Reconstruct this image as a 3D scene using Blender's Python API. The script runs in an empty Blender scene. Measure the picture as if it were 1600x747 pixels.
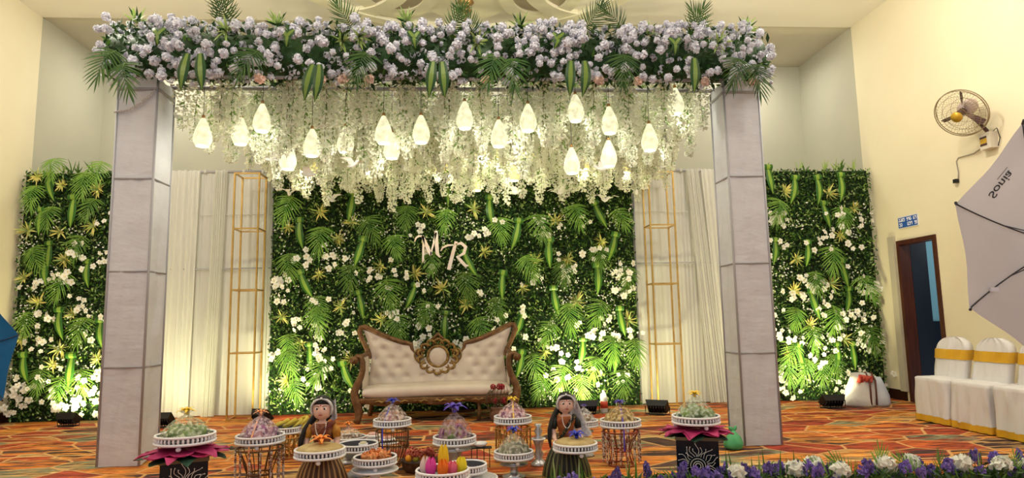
import bpy, math, random
import numpy as np
from mathutils import Vector, Matrix, Euler, noise
random.seed(7)
PI = math.pi
S = bpy.context.scene
COL = S.collection

# ------------------------------------------------------------------ camera
PITCH, YAW, ROLL, EYE = 0.1237, 0.0693, -0.0188, 1.2924
fw = Vector((math.sin(YAW)*math.cos(PITCH), math.cos(YAW)*math.cos(PITCH), math.sin(PITCH)))
rt = Vector((math.cos(YAW), -math.sin(YAW), 0)); up = rt.cross(fw)
rt2 = rt*math.cos(ROLL) + up*math.sin(ROLL); up2 = -rt*math.sin(ROLL) + up*math.cos(ROLL)
cd = bpy.data.cameras.new('camera'); cam = bpy.data.objects.new('camera', cd); COL.objects.link(cam)
cd.sensor_width = 36; cd.lens = 1019.48/1600*36; cd.clip_start = 0.05
M = Matrix((rt2, up2, -fw)).transposed().to_4x4(); M.translation = (0, 0, EYE)
cam.matrix_world = M
S.camera = cam

# ------------------------------------------------------------------ world, lights, exposure
S.view_settings.view_transform = 'Standard'; S.view_settings.look = 'None'
S.view_settings.exposure = 0.28; S.view_settings.gamma = 1; S.view_settings.use_curve_mapping = False
w = bpy.data.worlds.new('world'); S.world = w; w.use_nodes = True
w.node_tree.nodes['Background'].inputs[0].default_value = (0.84, 0.91, 1.0, 1)
w.node_tree.nodes['Background'].inputs[1].default_value = 0.60

def area(name, loc, target, size, power, color=(1, 1, 1), size_y=None, spread=None):
    l = bpy.data.lights.new(name, 'AREA'); l.energy = power; l.color = color; l.size = size
    if size_y: l.shape = 'RECTANGLE'; l.size_y = size_y
    if spread: l.spread = spread
    o = bpy.data.objects.new(name, l); COL.objects.link(o); o.location = loc
    o.rotation_euler = (Vector(target)-Vector(loc)).to_track_quat('-Z', 'Y').to_euler()
    return o
def fill_point(name, loc, power, color, r=.18):
    l = bpy.data.lights.new(name, 'POINT'); l.energy = power; l.color = color; l.shadow_soft_size = r
    o = bpy.data.objects.new(name, l); COL.objects.link(o); o.location = loc
WARM = (1.0, 0.93, 0.80)
for lx in (-4.0, 4.0):                                   # unseen point lights added above the frame to brighten ceiling and walls
    fill_point('hall_fill_light', (lx, 6.6, 5.25), 150, WARM)
    fill_point('hall_fill_light', (lx, 3.2, 5.1), 90, WARM)
fill_point('hall_fill_light', (0, 4.6, 5.3), 80, WARM)
for lx in (-5.2, 0.0, 5.2):
    area('alcove_ceiling_light', (lx, 11.0, 6.02), (lx, 11.0, 0), 0.3, 26, (1, .96, .85))

# ------------------------------------------------------------------ materials
def mat(name, col, rough=.6, metal=0.0, col2=None, vscale=6.0, bump=0.0, bscale=40.0, transl=0.0, emit=None, estr=0.0,
        transp=0.0, objvar=0.0, spec=0.3, stretch=None, contrast=(.35, .65)):
    m = bpy.data.materials.new(name); m.use_nodes = True
    nt = m.node_tree; N = nt.nodes; L = nt.links
    b = N['Principled BSDF']; out = N['Material Output']
    b.inputs['Roughness'].default_value = rough; b.inputs['Metallic'].default_value = metal
    b.inputs['Specular IOR Level'].default_value = spec
    c = (*col, 1); b.inputs['Base Color'].default_value = c
    tc = N.new('ShaderNodeTexCoord'); vec = tc.outputs['Object']
    if stretch:
        mp = N.new('ShaderNodeMapping'); mp.inputs['Scale'].default_value = stretch
        L.new(vec, mp.inputs['Vector']); vec = mp.outputs['Vector']
    csock = None
    if col2:
        nz = N.new('ShaderNodeTexNoise'); nz.inputs['Scale'].default_value = vscale; nz.inputs['Detail'].default_value = 4
        L.new(vec, nz.inputs['Vector'])
        rp = N.new('ShaderNodeValToRGB'); rp.color_ramp.elements[0].position = contrast[0]; rp.color_ramp.elements[1].position = contrast[1]
        rp.color_ramp.elements[0].color = c; rp.color_ramp.elements[1].color = (*col2, 1)
        L.new(nz.outputs['Fac'], rp.inputs['Fac']); csock = rp.outputs['Color']
    if objvar:
        oi = N.new('ShaderNodeObjectInfo'); mr = N.new('ShaderNodeMapRange')
        mr.inputs['To Min'].default_value = 1-objvar; mr.inputs['To Max'].default_value = 1+objvar
        L.new(oi.outputs['Random'], mr.inputs['Value'])
        hs = N.new('ShaderNodeHueSaturation'); L.new(mr.outputs['Result'], hs.inputs['Value'])
        if csock: L.new(csock, hs.inputs['Color'])
        else: hs.inputs['Color'].default_value = c
        csock = hs.outputs['Color']
    if csock: L.new(csock, b.inputs['Base Color'])
    if bump:
        n2 = N.new('ShaderNodeTexNoise'); n2.inputs['Scale'].default_value = bscale; n2.inputs['Detail'].default_value = 5
        L.new(vec, n2.inputs['Vector'])
        bp = N.new('ShaderNodeBump'); bp.inputs['Strength'].default_value = bump; bp.inputs['Distance'].default_value = .02
        L.new(n2.outputs['Fac'], bp.inputs['Height']); L.new(bp.outputs['Normal'], b.inputs['Normal'])
    if emit:
        b.inputs['Emission Color'].default_value = (*emit, 1); b.inputs['Emission Strength'].default_value = estr
    sh = b.outputs[0]
    if transl:
        t = N.new('ShaderNodeBsdfTranslucent'); mx = N.new('ShaderNodeMixShader'); mx.inputs[0].default_value = transl
        if csock: L.new(csock, t.inputs['Color'])
        else: t.inputs['Color'].default_value = c
        L.new(sh, mx.inputs[1]); L.new(t.outputs[0], mx.inputs[2]); sh = mx.outputs[0]
    if transp:
        t = N.new('ShaderNodeBsdfTransparent'); mx = N.new('ShaderNodeMixShader'); mx.inputs[0].default_value = transp
        L.new(sh, mx.inputs[1]); L.new(t.outputs[0], mx.inputs[2]); sh = mx.outputs[0]
    L.new(sh, out.inputs['Surface'])
    return m

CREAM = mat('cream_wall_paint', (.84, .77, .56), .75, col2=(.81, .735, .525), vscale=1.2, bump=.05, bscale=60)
SHADED_WALL = mat('shaded_alcove_wall', (.54, .525, .41), .8, col2=(.50, .49, .39), vscale=.9, bump=.05, bscale=60)  # dimness of the alcove put into the wall colour
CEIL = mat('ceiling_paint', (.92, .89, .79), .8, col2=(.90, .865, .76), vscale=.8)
CEIL_SHADED = mat('shaded_alcove_ceiling', (.66, .62, .50), .8)  # shade beyond the panels painted into this ceiling tone
PLASTER = mat('plaster_relief', (.93, .88, .66), .7)
CLOTH = mat('white_taffeta', (.72, .735, .80), .5, col2=(.67, .68, .745), vscale=2.5, bump=.9, bscale=4, transl=.2, stretch=(1, 1, 2.2))
SHEER = mat('sheer_white_cloth', (.70, .70, .66), .7, bump=.3, bscale=9, transl=.35, stretch=(2, 2, .35))
DRAPE = mat('white_net_drape', (.84, .84, .79), .7, transl=.4, bump=.25, bscale=14, stretch=(2, 2, .2))
PIPE = mat('grey_pipe', (.36, .36, .39), .5)
GOLD = mat('gold_paint', (.58, .38, .12), .32, .7, col2=(.46, .29, .08), vscale=10)
DKGREEN = mat('foliage_backing', (.010, .022, .008), .9)
LEAF_A = mat('leaf_dark', (.020, .075, .012), .5, transl=.15, col2=(.012, .045, .010), vscale=9)
LEAF_B = mat('leaf_mid', (.09, .20, .022), .5, transl=.2, col2=(.05, .13, .018), vscale=9)
LEAF_C = mat('leaf_light', (.30, .46, .09), .5, transl=.2, col2=(.42, .52, .24), vscale=9)
PALM = mat('palm_leaf', (.085, .22, .03), .45, transl=.12, col2=(.19, .34, .05), vscale=5, objvar=.35)
DRA_D = mat('strap_leaf_edge', (.035, .13, .018), .4, transl=.12, objvar=.3)
DRA_L = mat('strap_leaf_stripe', (.25, .40, .06), .4, transl=.15, objvar=.25)
YEL = mat('yellow_foliage', (.88, .76, .26), .5, transl=.2, col2=(.66, .70, .24), vscale=12, objvar=.2)
WHITE_F = mat('white_petal', (.94, .93, .88), .6, transl=.25, objvar=.08)
YCENTRE = mat('flower_centre', (.75, .60, .25), .7)
POM = mat('white_carnation', (.74, .75, .83), .65, transl=.12, col2=(.62, .63, .71), vscale=18, objvar=.12)
DKLEAF = mat('garland_leaf', (.016, .05, .014), .5, col2=(.03, .09, .02), vscale=10)
STEM = mat('brown_stem', (.09, .06, .03), .7)
WIS = mat('cream_wisteria_petal', (.93, .93, .83), .65, transl=.28, col2=(.84, .87, .72), vscale=14, objvar=.1)
WISG = mat('wisteria_leaf', (.14, .32, .05), .5, transl=.2, col2=(.30, .46, .12), vscale=8, objvar=.2)
BLACK = mat('black_plastic', (.012, .012, .013), .4)
SILVER = mat('silver_metal', (.62, .64, .68), .32, .75, col2=(.48, .50, .54), vscale=30)
WHITEM = mat('white_enamel', (.80, .80, .84), .4)
PEARL = mat('pearl_bead', (.85, .82, .78), .3)

# ------------------------------------------------------------------ mesh helpers
class MB:
    def __init__(s): s.v = []; s.f = []; s.m = []
    def face(s, pts, mi=0):
        k = len(s.v); s.v += [tuple(p) for p in pts]; s.f.append(tuple(range(k, k+len(pts)))); s.m.append(mi)
    def grid(s, rows, mi=0, closed=False):
        k = len(s.v); n = len(rows[0])
        for r in rows: s.v += [tuple(p) for p in r]
        for i in range(len(rows)-1):
            for j in range(n if closed else n-1):
                a = k+i*n+j; b = k+i*n+(j+1) % n
                s.f.append((a, b, b+n, a+n)); s.m.append(mi)
    def box(s, c, d, mi=0, rot=None, taper=1.0):
        k = len(s.v); hx, hy, hz = d[0]/2, d[1]/2, d[2]/2
        for z in (-hz, hz):
            t = taper if z > 0 else 1
            for x, y in ((-hx, -hy), (hx, -hy), (hx, hy), (-hx, hy)):
                p = Vector((x*t, y*t, z))
                if rot is not None: p = rot @ p
                s.v.append(tuple(p+Vector(c)))
        for q in ((3, 2, 1, 0), (4, 5, 6, 7), (0, 1, 5, 4), (1, 2, 6, 5), (2, 3, 7, 6), (3, 0, 4, 7)):
            s.f.append(tuple(k+i for i in q)); s.m.append(mi)
    def tube(s, pts, r, n=8, mi=0, caps=True, flat=1.0):
        pts = [Vector(p) for p in pts]; rs = r if isinstance(r, (list, tuple)) else [r]*len(pts)
        k = len(s.v); prev = None
        for i, p in enumerate(pts):
            d = (pts[min(i+1, len(pts)-1)]-pts[max(i-1, 0)])
            d = d.normalized() if d.length > 1e-9 else Vector((0, 0, 1))
            if prev is None:
                a = Vector((0, 1, 0)) if abs(d.y) < .9 else Vector((1, 0, 0))
                a = (a-d*a.dot(d)).normalized()
            else:
                a = prev-d*prev.dot(d); a = a.normalized() if a.length > 1e-6 else d.orthogonal().normalized()
            prev = a; b = d.cross(a)
            for j in range(n):
                t = 2*PI*j/n; s.v.append(tuple(p+(a*math.cos(t)*flat+b*math.sin(t))*rs[i]))
        for i in range(len(pts)-1):
            for j in range(n):
                q = k+i*n+j; q2 = k+i*n+(j+1) % n
                s.f.append((q, q2, q2+n, q+n)); s.m.append(mi)
        if caps:
            s.f.append(tuple(k+j for j in reversed(range(n)))); s.m.append(mi)
            e = k+(len(pts)-1)*n; s.f.append(tuple(e+j for j in range(n))); s.m.append(mi)
    def lathe(s, prof, n=24, c=(0, 0, 0), mi=0, sx=1, sy=1, fn=None):
        rows = []
        for r, z in prof:
            row = []
            for j in range(n):
                t = 2*PI*j/n; rr = r*(fn(t, z) if fn else 1)
                row.append((c[0]+rr*math.cos(t)*sx, c[1]+rr*math.sin(t)*sy, c[2]+z))
            rows.append(row)
        k = len(s.v); s.grid(rows, mi, True)
        if prof[0][0] > 1e-6: s.f.append(tuple(k+j for j in reversed(range(n)))); s.m.append(mi)
        if prof[-1][0] > 1e-6:
            e = k+(len(prof)-1)*n; s.f.append(tuple(e+j for j in range(n))); s.m.append(mi)
    def ball(s, c, r, n=10, mi=0, sc=(1, 1, 1)):
        m = max(4, n//2+1); prof = [(max(1e-4, r*math.sin(PI*i/m)), -r*math.cos(PI*i/m)*sc[2]) for i in range(m+1)]
        prof[0] = (0, prof[0][1]); prof[-1] = (0, prof[-1][1])
        s.lathe(prof, n, c, mi, sc[0], sc[1])
    def add(s, o, M, mi=0):
        k = len(s.v); s.v += [tuple(M @ Vector(p)) for p in o.v]
        s.f += [tuple(k+i for i in f) for f in o.f]; s.m += [a+mi for a in o.m]
    def mesh(s, name, mats, smooth=False):
        me = bpy.data.meshes.new(name); me.from_pydata(s.v, [], s.f); 
        for m in (mats if isinstance(mats, (list, tuple)) else [mats]): me.materials.append(m)
        if any(s.m): me.polygons.foreach_set('material_index', s.m)
        if smooth: me.polygons.foreach_set('use_smooth', [True]*len(s.f))
        me.update(); return me
    def build(s, name, mats, parent=None, smooth=False, loc=(0, 0, 0), rot=(0, 0, 0)):
        return link(name, s.mesh(name, mats, smooth), parent, loc, rot)
def link(name, me, parent=None, loc=(0, 0, 0), rot=(0, 0, 0), scale=None):
    o = bpy.data.objects.new(name, me); COL.objects.link(o); o.parent = parent
    o.location = loc; o.rotation_euler = rot
    if scale is not None: o.scale = (scale,)*3 if isinstance(scale, (int, float)) else scale
    return o
def tag(o, label=None, cat=None, group=None, kind=None):
    if label: o['label'] = label
    if cat: o['category'] = cat
    if group: o['group'] = group
    if kind: o['kind'] = kind
    return o
def thing(name, label, cat, loc=(0, 0, 0), rz=0, group=None):
    return tag(link(name, None, None, loc, (0, 0, rz)), label, cat, group)
def struct(o): o['kind'] = 'structure'; return o
ORD = ['first', 'second', 'third', 'fourth', 'fifth', 'sixth', 'seventh', 'eighth', 'ninth', 'tenth', 'eleventh', 'twelfth', 'thirteenth',
       'fourteenth', 'fifteenth', 'sixteenth', 'seventeenth', 'eighteenth', 'nineteenth', 'twentieth']

# ------------------------------------------------------------------ carpet material
def carpet_mat():
    m = bpy.data.materials.new('printed_carpet'); m.use_nodes = True
    nt = m.node_tree; N = nt.nodes; L = nt.links; b = N['Principled BSDF']
    tc = N.new('ShaderNodeTexCoord'); mp = N.new('ShaderNodeMapping'); mp.inputs['Rotation'].default_value = (0, 0, .12)
    mp.inputs['Scale'].default_value = (.72, 1.05, 1)
    L.new(tc.outputs['Object'], mp.inputs['Vector'])
    nz = N.new('ShaderNodeTexNoise'); nz.inputs['Scale'].default_value = 1.6; L.new(mp.outputs[0], nz.inputs['Vector'])
    va = N.new('ShaderNodeVectorMath'); va.operation = 'MULTIPLY_ADD'; va.inputs[1].default_value = (.07, .07, 0)
    L.new(nz.outputs['Color'], va.inputs[0]); L.new(mp.outputs[0], va.inputs[2])
    v1 = N.new('ShaderNodeTexVoronoi'); v1.voronoi_dimensions = '2D'; v1.inputs['Scale'].default_value = 2.5; L.new(va.outputs[0], v1.inputs['Vector'])
    v2 = N.new('ShaderNodeTexVoronoi'); v2.voronoi_dimensions = '2D'; v2.feature = 'DISTANCE_TO_EDGE'; v2.inputs['Scale'].default_value = 2.5
    L.new(va.outputs[0], v2.inputs['Vector'])
    sp = N.new('ShaderNodeSeparateColor'); L.new(v1.outputs['Color'], sp.inputs[0])
    rp = N.new('ShaderNodeValToRGB'); rp.color_ramp.interpolation = 'CONSTANT'; e = rp.color_ramp.elements
    cols = [(0, (.36, .055, .016)), (.17, (.52, .16, .025)), (.34, (.42, .09, .020)), (.50, (.045, .018, .020)), (.64, (.55, .22, .045)), (.76, (.17, .20, .13)), (.88, (.28, .032, .018))]
    e[0].color = (*cols[0][1], 1); e[1].position = cols[1][0]; e[1].color = (*cols[1][1], 1)
    for p, c in cols[2:]: x = e.new(p); x.color = (*c, 1)
    L.new(sp.outputs[0], rp.inputs[0])
    # grain streaks printed within each stone
    mp2 = N.new('ShaderNodeMapping'); mp2.inputs['Scale'].default_value = (3.2, 13, 1); mp2.inputs['Rotation'].default_value = (0, 0, .12); L.new(tc.outputs['Object'], mp2.inputs['Vector'])
    n2 = N.new('ShaderNodeTexNoise'); n2.inputs['Scale'].default_value = 1.0; n2.inputs['Detail'].default_value = 9; n2.inputs['Roughness'].default_value = .62; n2.inputs['Distortion'].default_value = 1.2
    L.new(mp2.outputs[0], n2.inputs['Vector'])
    r2 = N.new('ShaderNodeValToRGB'); r2.color_ramp.elements[0].position = .36; r2.color_ramp.elements[1].position = .66
    r2.color_ramp.elements[0].color = (.34, .28, .27, 1); r2.color_ramp.elements[1].color = (1.9, 1.9, 1.8, 1); L.new(n2.outputs['Fac'], r2.inputs[0])
    mu = N.new('ShaderNodeMix'); mu.data_type = 'RGBA'; mu.blend_type = 'MULTIPLY'; mu.inputs[0].default_value = 1
    rb = N.new('ShaderNodeValToRGB'); rb.color_ramp.interpolation = 'CONSTANT'; eb = rb.color_ramp.elements
    eb[0].color = (.50, .20, .035, 1); eb[1].position = .35; eb[1].color = (.30, .05, .02, 1); x = eb.new(.6); x.color = (.42, .26, .10, 1); x = eb.new(.8); x.color = (.10, .05, .035, 1)
    L.new(sp.outputs[1], rb.inputs[0]); n5 = N.new('ShaderNodeTexNoise'); n5.inputs['Scale'].default_value = 1.0; n5.inputs['Detail'].default_value = 7; n5.inputs['Distortion'].default_value = .8
    mp5 = N.new('ShaderNodeMapping'); mp5.inputs['Scale'].default_value = (2.0, 9, 1); mp5.inputs['Location'].default_value = (7, 3, 1); L.new(tc.outputs['Object'], mp5.inputs['Vector']); L.new(mp5.outputs[0], n5.inputs['Vector'])
    r5 = N.new('ShaderNodeValToRGB'); r5.color_ramp.elements[0].position = .47; r5.color_ramp.elements[1].position = .56; L.new(n5.outputs['Fac'], r5.inputs[0])
    mc = N.new('ShaderNodeMix'); mc.data_type = 'RGBA'; L.new(r5.outputs[0], mc.inputs[0]); L.new(rp.outputs[0], mc.inputs[6]); L.new(rb.outputs[0], mc.inputs[7])
    L.new(mc.outputs[2], mu.inputs[6]); L.new(r2.outputs[0], mu.inputs[7])
    r3 = N.new('ShaderNodeValToRGB'); r3.color_ramp.elements[0].position = .014; r3.color_ramp.elements[1].position = .04
    r3.color_ramp.elements[0].color = (1, 1, 1, 1); r3.color_ramp.elements[1].color = (0, 0, 0, 1); L.new(v2.outputs['Distance'], r3.inputs[0])
    mg = N.new('ShaderNodeMix'); mg.data_type = 'RGBA'; mg.inputs[7].default_value = (.62, .34, .13, 1)
    L.new(r3.outputs[0], mg.inputs[0]); L.new(mu.outputs[2], mg.inputs[6])
    # printed straight bands across the carpet
    sx = N.new('ShaderNodeSeparateXYZ'); L.new(tc.outputs['Object'], sx.inputs[0])
    md = N.new('ShaderNodeMath'); md.operation = 'PINGPONG'; md.inputs[1].default_value = .72; L.new(sx.outputs['Y'], md.inputs[0])
    lt = N.new('ShaderNodeMath'); lt.operation = 'LESS_THAN'; lt.inputs[1].default_value = .012; L.new(md.outputs[0], lt.inputs[0])
    ml = N.new('ShaderNodeMix'); ml.data_type = 'RGBA'; ml.inputs[7].default_value = (.80, .55, .24, 1)
    L.new(lt.outputs[0], ml.inputs[0]); L.new(mg.outputs[2], ml.inputs[6])
    L.new(ml.outputs[2], b.inputs['Base Color']); b.inputs['Roughness'].default_value = .7; b.inputs['Specular IOR Level'].default_value = .25
    n3 = N.new('ShaderNodeTexNoise'); n3.inputs['Scale'].default_value = 160; L.new(tc.outputs['Object'], n3.inputs['Vector'])
    bp = N.new('ShaderNodeBump'); bp.inputs['Strength'].default_value = .25; bp.inputs['Distance'].default_value = .01; L.new(n3.outputs[0], bp.inputs['Height'])
    L.new(bp.outputs[0], b.inputs['Normal'])
    return m

# ------------------------------------------------------------------ room shell
XL, XR, YA, YB, HC, Y0 = -6.49, 6.46, 10.02, 11.82, 6.06, -3.0
b = MB(); b.box((0, (Y0+YB)/2, -.05), (13.4, YB-Y0+.4, .1)); struct(b.build('floor', carpet_mat()))
b = MB(); b.box((0, (Y0+YA)/2, HC+.1), (13.4, YA-Y0, .2)); struct(b.build('ceiling', CEIL))
b = MB(); b.box((0, (YA+YB+.2)/2, HC+.13), (13.4, YB+.2-YA, .2)); struct(b.build('ceiling_alcove', CEIL_SHADED))
b = MB(); b.box((XL-.1, (Y0+YA)/2, HC/2), (.2, YA-Y0, HC)); struct(b.build('wall_left', CREAM))
b = MB(); b.box((XL-.13, (YA+YB+.2)/2, HC/2), (.2, YB+.2-YA, HC+.06)); struct(b.build('wall_alcove_left', SHADED_WALL))  # slight outward step added to give the painted shade an edge
b = MB(); b.box((0, YB+.1, HC/2), (13.1, .2, HC+.06)); struct(b.build('wall_back', SHADED_WALL))
b = MB(); b.box((XR+.13, (YA+YB+.2)/2, HC/2), (.2, YB+.2-YA, HC+.06)); struct(b.build('wall_alcove_right', SHADED_WALL))
DY0, DY1, DH = 8.52, 9.34, 2.36          # doorway in the right wall
b = MB()
b.box((XR+.1, (Y0+DY0)/2, HC/2), (.2, DY0-Y0, HC)); b.box((XR+.1, (DY1+YA)/2, HC/2), (.2, YA-DY1, HC))
b.box((XR+.1, (DY0+DY1)/2, (DH+HC)/2), (.2, DY1-DY0, HC-DH)); struct(b.build('wall_right', CREAM))
BASEB = mat('dark_brown_skirting', (.035, .012, .008), .35)
b = MB(); b.box((XR-.01, (DY1+YA)/2+.04, .075), (.02, YA-DY1-.08, .15)); struct(b.build('baseboard_right', BASEB))
b = MB(); b.box((XR-.01, (Y0+DY0)/2-.02, .075), (.02, DY0-Y0-.06, .15)); struct(b.build('baseboard_right', BASEB))
b = MB(); b.box((XL+.01, (Y0+YA)/2, .075), (.02, YA-Y0, .15)); struct(b.build('baseboard_left', BASEB))
b = MB(); b.box((0, YB-.01, .075), (12.8, .02, .15)); struct(b.build('baseboard_back', BASEB))
# doorway: plaster surround, brown wooden frame, dark room beyond with blue dado wall
WOOD = mat('brown_door_wood', (.085, .024, .013), .45, col2=(.055, .015, .009), vscale=3, stretch=(6, 6, .6))
PLST = mat('grey_plaster_reveal', (.50, .46, .36), .8)
b = MB(); b.box((XR-.02, DY1+.10, 1.22+.07), (.05, .13, 2.30)); struct(b.build('trim_1', PLST))
d = struct(link('door_1', None, None, (XR, DY1, 0)))
for nm, c, dm in (('door_jamb', (.06, -.03, DH/2), (.17, .06, DH)), ('door_jamb', (.06, DY0-DY1+.03, DH/2), (.17, .06, DH)), ('door_head', (.06, (DY0-DY1)/2, DH-.03), (.17, DY1-DY0-.12, .06))):
    b = MB(); b.box(c, dm); b.build(nm, WOOD, d)
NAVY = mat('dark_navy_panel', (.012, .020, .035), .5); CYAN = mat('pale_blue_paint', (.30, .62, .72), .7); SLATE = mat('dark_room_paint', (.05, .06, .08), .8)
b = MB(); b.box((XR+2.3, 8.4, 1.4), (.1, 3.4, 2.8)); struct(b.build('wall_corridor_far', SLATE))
b = MB(); b.box((XR+1.25, 10.05, 2.0), (2.1, .1, 1.7)); struct(b.build('wall_corridor_end', CYAN))
b = MB(); b.box((XR+1.25, 10.04, .575), (2.1, .12, 1.15)); struct(b.build('trim_2', NAVY))
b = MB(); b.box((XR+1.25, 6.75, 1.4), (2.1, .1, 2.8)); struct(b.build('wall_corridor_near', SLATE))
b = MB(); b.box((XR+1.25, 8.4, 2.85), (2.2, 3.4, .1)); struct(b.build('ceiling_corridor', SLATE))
b = MB(); b.box((XR+.275, 9.31, 1.4), (.25, .06, 2.8)); struct(b.build('wall_corridor_partition', NAVY))
l = bpy.data.lights.new('corridor_lamp', 'POINT'); l.energy = 26; l.color = (.9, .97, 1); l.shadow_soft_size = .15
o = bpy.data.objects.new('corridor_lamp', l); COL.objects.link(o); o.location = (XR+1.5, 8.6, 2.5)

# ceiling relief: plaster rings, petals and a central disc
def ring_band(cx, cy, rx, ry, wd, a0=0, a1=2*PI, n=40, rot=0, dp=.05):
    b = MB(); rows = [[], [], [], []]
    for i in range(n+1):
        t = a0+(a1-a0)*i/n
        for k, (q, z) in enumerate(((1, 0), (1, -dp), (1-wd, -dp), (1-wd, 0))):
            x, y = rx*q*math.cos(t), ry*q*math.sin(t)
            rows[k].append((cx+x*math.cos(rot)-y*math.sin(rot), cy+x*math.sin(rot)+y*math.cos(rot), HC+z))
    b.grid(rows); return b
n_tr = 3
for args in ((.02, 9.25, .62, .62, .96), (-1.0, 9.05, .62, .75, .33), (1.12, 9.05, .62, .75, .33), (-1.9, 8.6, 1.2, 1.2, .2, -.6, 1.5), (2.0, 8.6, 1.2, 1.2, .2, 1.6, 3.8), (.05, 8.3, 2.6, 1.9, .08, .2, 2.9)):
    struct(ring_band(*args, dp=.03+.011*(n_tr-3)).build('trim_%d' % n_tr, PLASTER, None, False)); n_tr += 1
RECESS = mat('beige_relief_field', (.50, .43, .32), .8)
for cx_, cy_, rx_, ry_ in ((-1.0, 9.05, .41, .50), (1.12, 9.05, .41, .50)):
    b = MB(); b.lathe([(1.0, 0), (1.0, -.02), (.0, -.021)], 32, (0, 0, 0)); b.v = [(cx_+x*rx_, cy_+y*ry_, HC+z) for x, y, z in b.v]; struct(b.build('trim_%d' % n_tr, RECESS)); n_tr += 1
BRASS = mat('brass', (.45, .26, .10), .35, .8)
c = thing('chandelier_canopy', 'small brass ceiling rose at the centre of the plaster disc above the garland', 'light fitting', (.02, 9.2, HC-.05))
b = MB(); b.lathe([(.10, 0), (.12, -.03), (.06, -.07), (.05, -.12), (.09, -.16), (.0, -.19)], 20); b.build('rose', BRASS, c, True)
b = MB(); b.tube([(0, 0, -.16), (0, 0, -.3)], .012); b.ball((0, 0, -.32), .035); b.build('stem', BRASS, c, True)
LAMPE = mat('lamp_glass', (1, 1, 1), .4, emit=(1, .97, .9), estr=6)
c = thing('ceiling_spotlight', 'white lit downlight on the alcove ceiling beside the garland end', 'light', (5.50, 11.0, HC+.03))
b = MB(); b.lathe([(.10, 0), (.12, -.04), (.10, -.09), (.085, -.09)], 20); b.build('housing', WHITEM, c, True)
b = MB(); b.lathe([(.0, -.085), (.084, -.085), (.06, -.11), (0, -.115)], 20); b.build('bulb', LAMPE, c, True)

# ------------------------------------------------------------------ fabric columns
def column(x0, x1, y0, y1, h, label, seed):
    t = thing('fabric_column', label, 'column', ((x0+x1)/2, (y0+y1)/2, 0), 0, 'cloth-covered columns of the stage')
    hx, hy = (x1-x0)/2, (y1-y0)/2
    corners = [(-hx, -hy), (hx, -hy), (hx, hy), (-hx, hy)]
    for i in range(4):
        a, c = corners[i], corners[(i+1) % 4]; b = MB(); rows = []
        nx, ny = (c[1]-a[1]), -(c[0]-a[0]); ln = math.hypot(nx, ny); nx /= ln; ny /= ln
        for k in range(61):
            z = .005+(h+.12-.005)*k/60; row = []
            for j in range(13):
                u = j/12; edge = math.sin(PI*u)
                q = noise.noise(Vector((u*2+seed+i*7, z*2.3-u*1.4, seed)))*.020*edge + noise.noise(Vector((u*3.1, z*6-u*7, seed+3+i)))*.022*edge*(.4+abs(noise.noise(Vector((z*1.1, seed, i)))))
                zz = z
                if k == 0 and i == 1: zz += .10*u*u
                row.append((a[0]+(c[0]-a[0])*u-nx*(.006*edge)+nx*q, a[1]+(c[1]-a[1])*u-ny*.006*edge+ny*q, zz))
            rows.append(row)
        b.grid(rows); b.build('cloth_face', CLOTH, t, True)
    for cx, cy in corners:
        b = MB(); b.tube([(cx, cy, .01), (cx, cy, h+.1)], .012, 8); b.build('upright_pipe', PIPE, t, True)
    for k in range(1, 5):
        z = h*k/4
        for i in range(4):
            a, c = corners[i], corners[(i+1) % 4]; b = MB(); b.tube([(a[0], a[1], z), (c[0], c[1], z)], .009 if k < 4 else .016, 8)
            b.build('cross_pipe', PIPE, t, True)
    return t
CY0, CY1, CH = 6.53, 6.90, 3.66
cl = column(-3.46, -3.08, CY0, CY1, CH, 'tall white cloth-covered square column in front of the left curtain', 1.3)
cr = column(2.74, 3.12, CY0, CY1, CH, 'tall white cloth-covered square column in front of the right curtain', 5.1)
b = MB()
for i in range(46):
    u = i/45; x = -.2+.39*u; z = 3.42+.25*u**2.2
    b.ball((x+random.uniform(-.008, .008), -.205, z+random.uniform(-.008, .008)), random.uniform(.008, .014), 6)
tag(b.build('bead_garland', mat('silver_tinsel', (.55, .53, .56), .4, .3), None, False, (-3.27, 6.715, 0)), 'thin silver bead garland looped across the top of the left column', 'garland')

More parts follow.
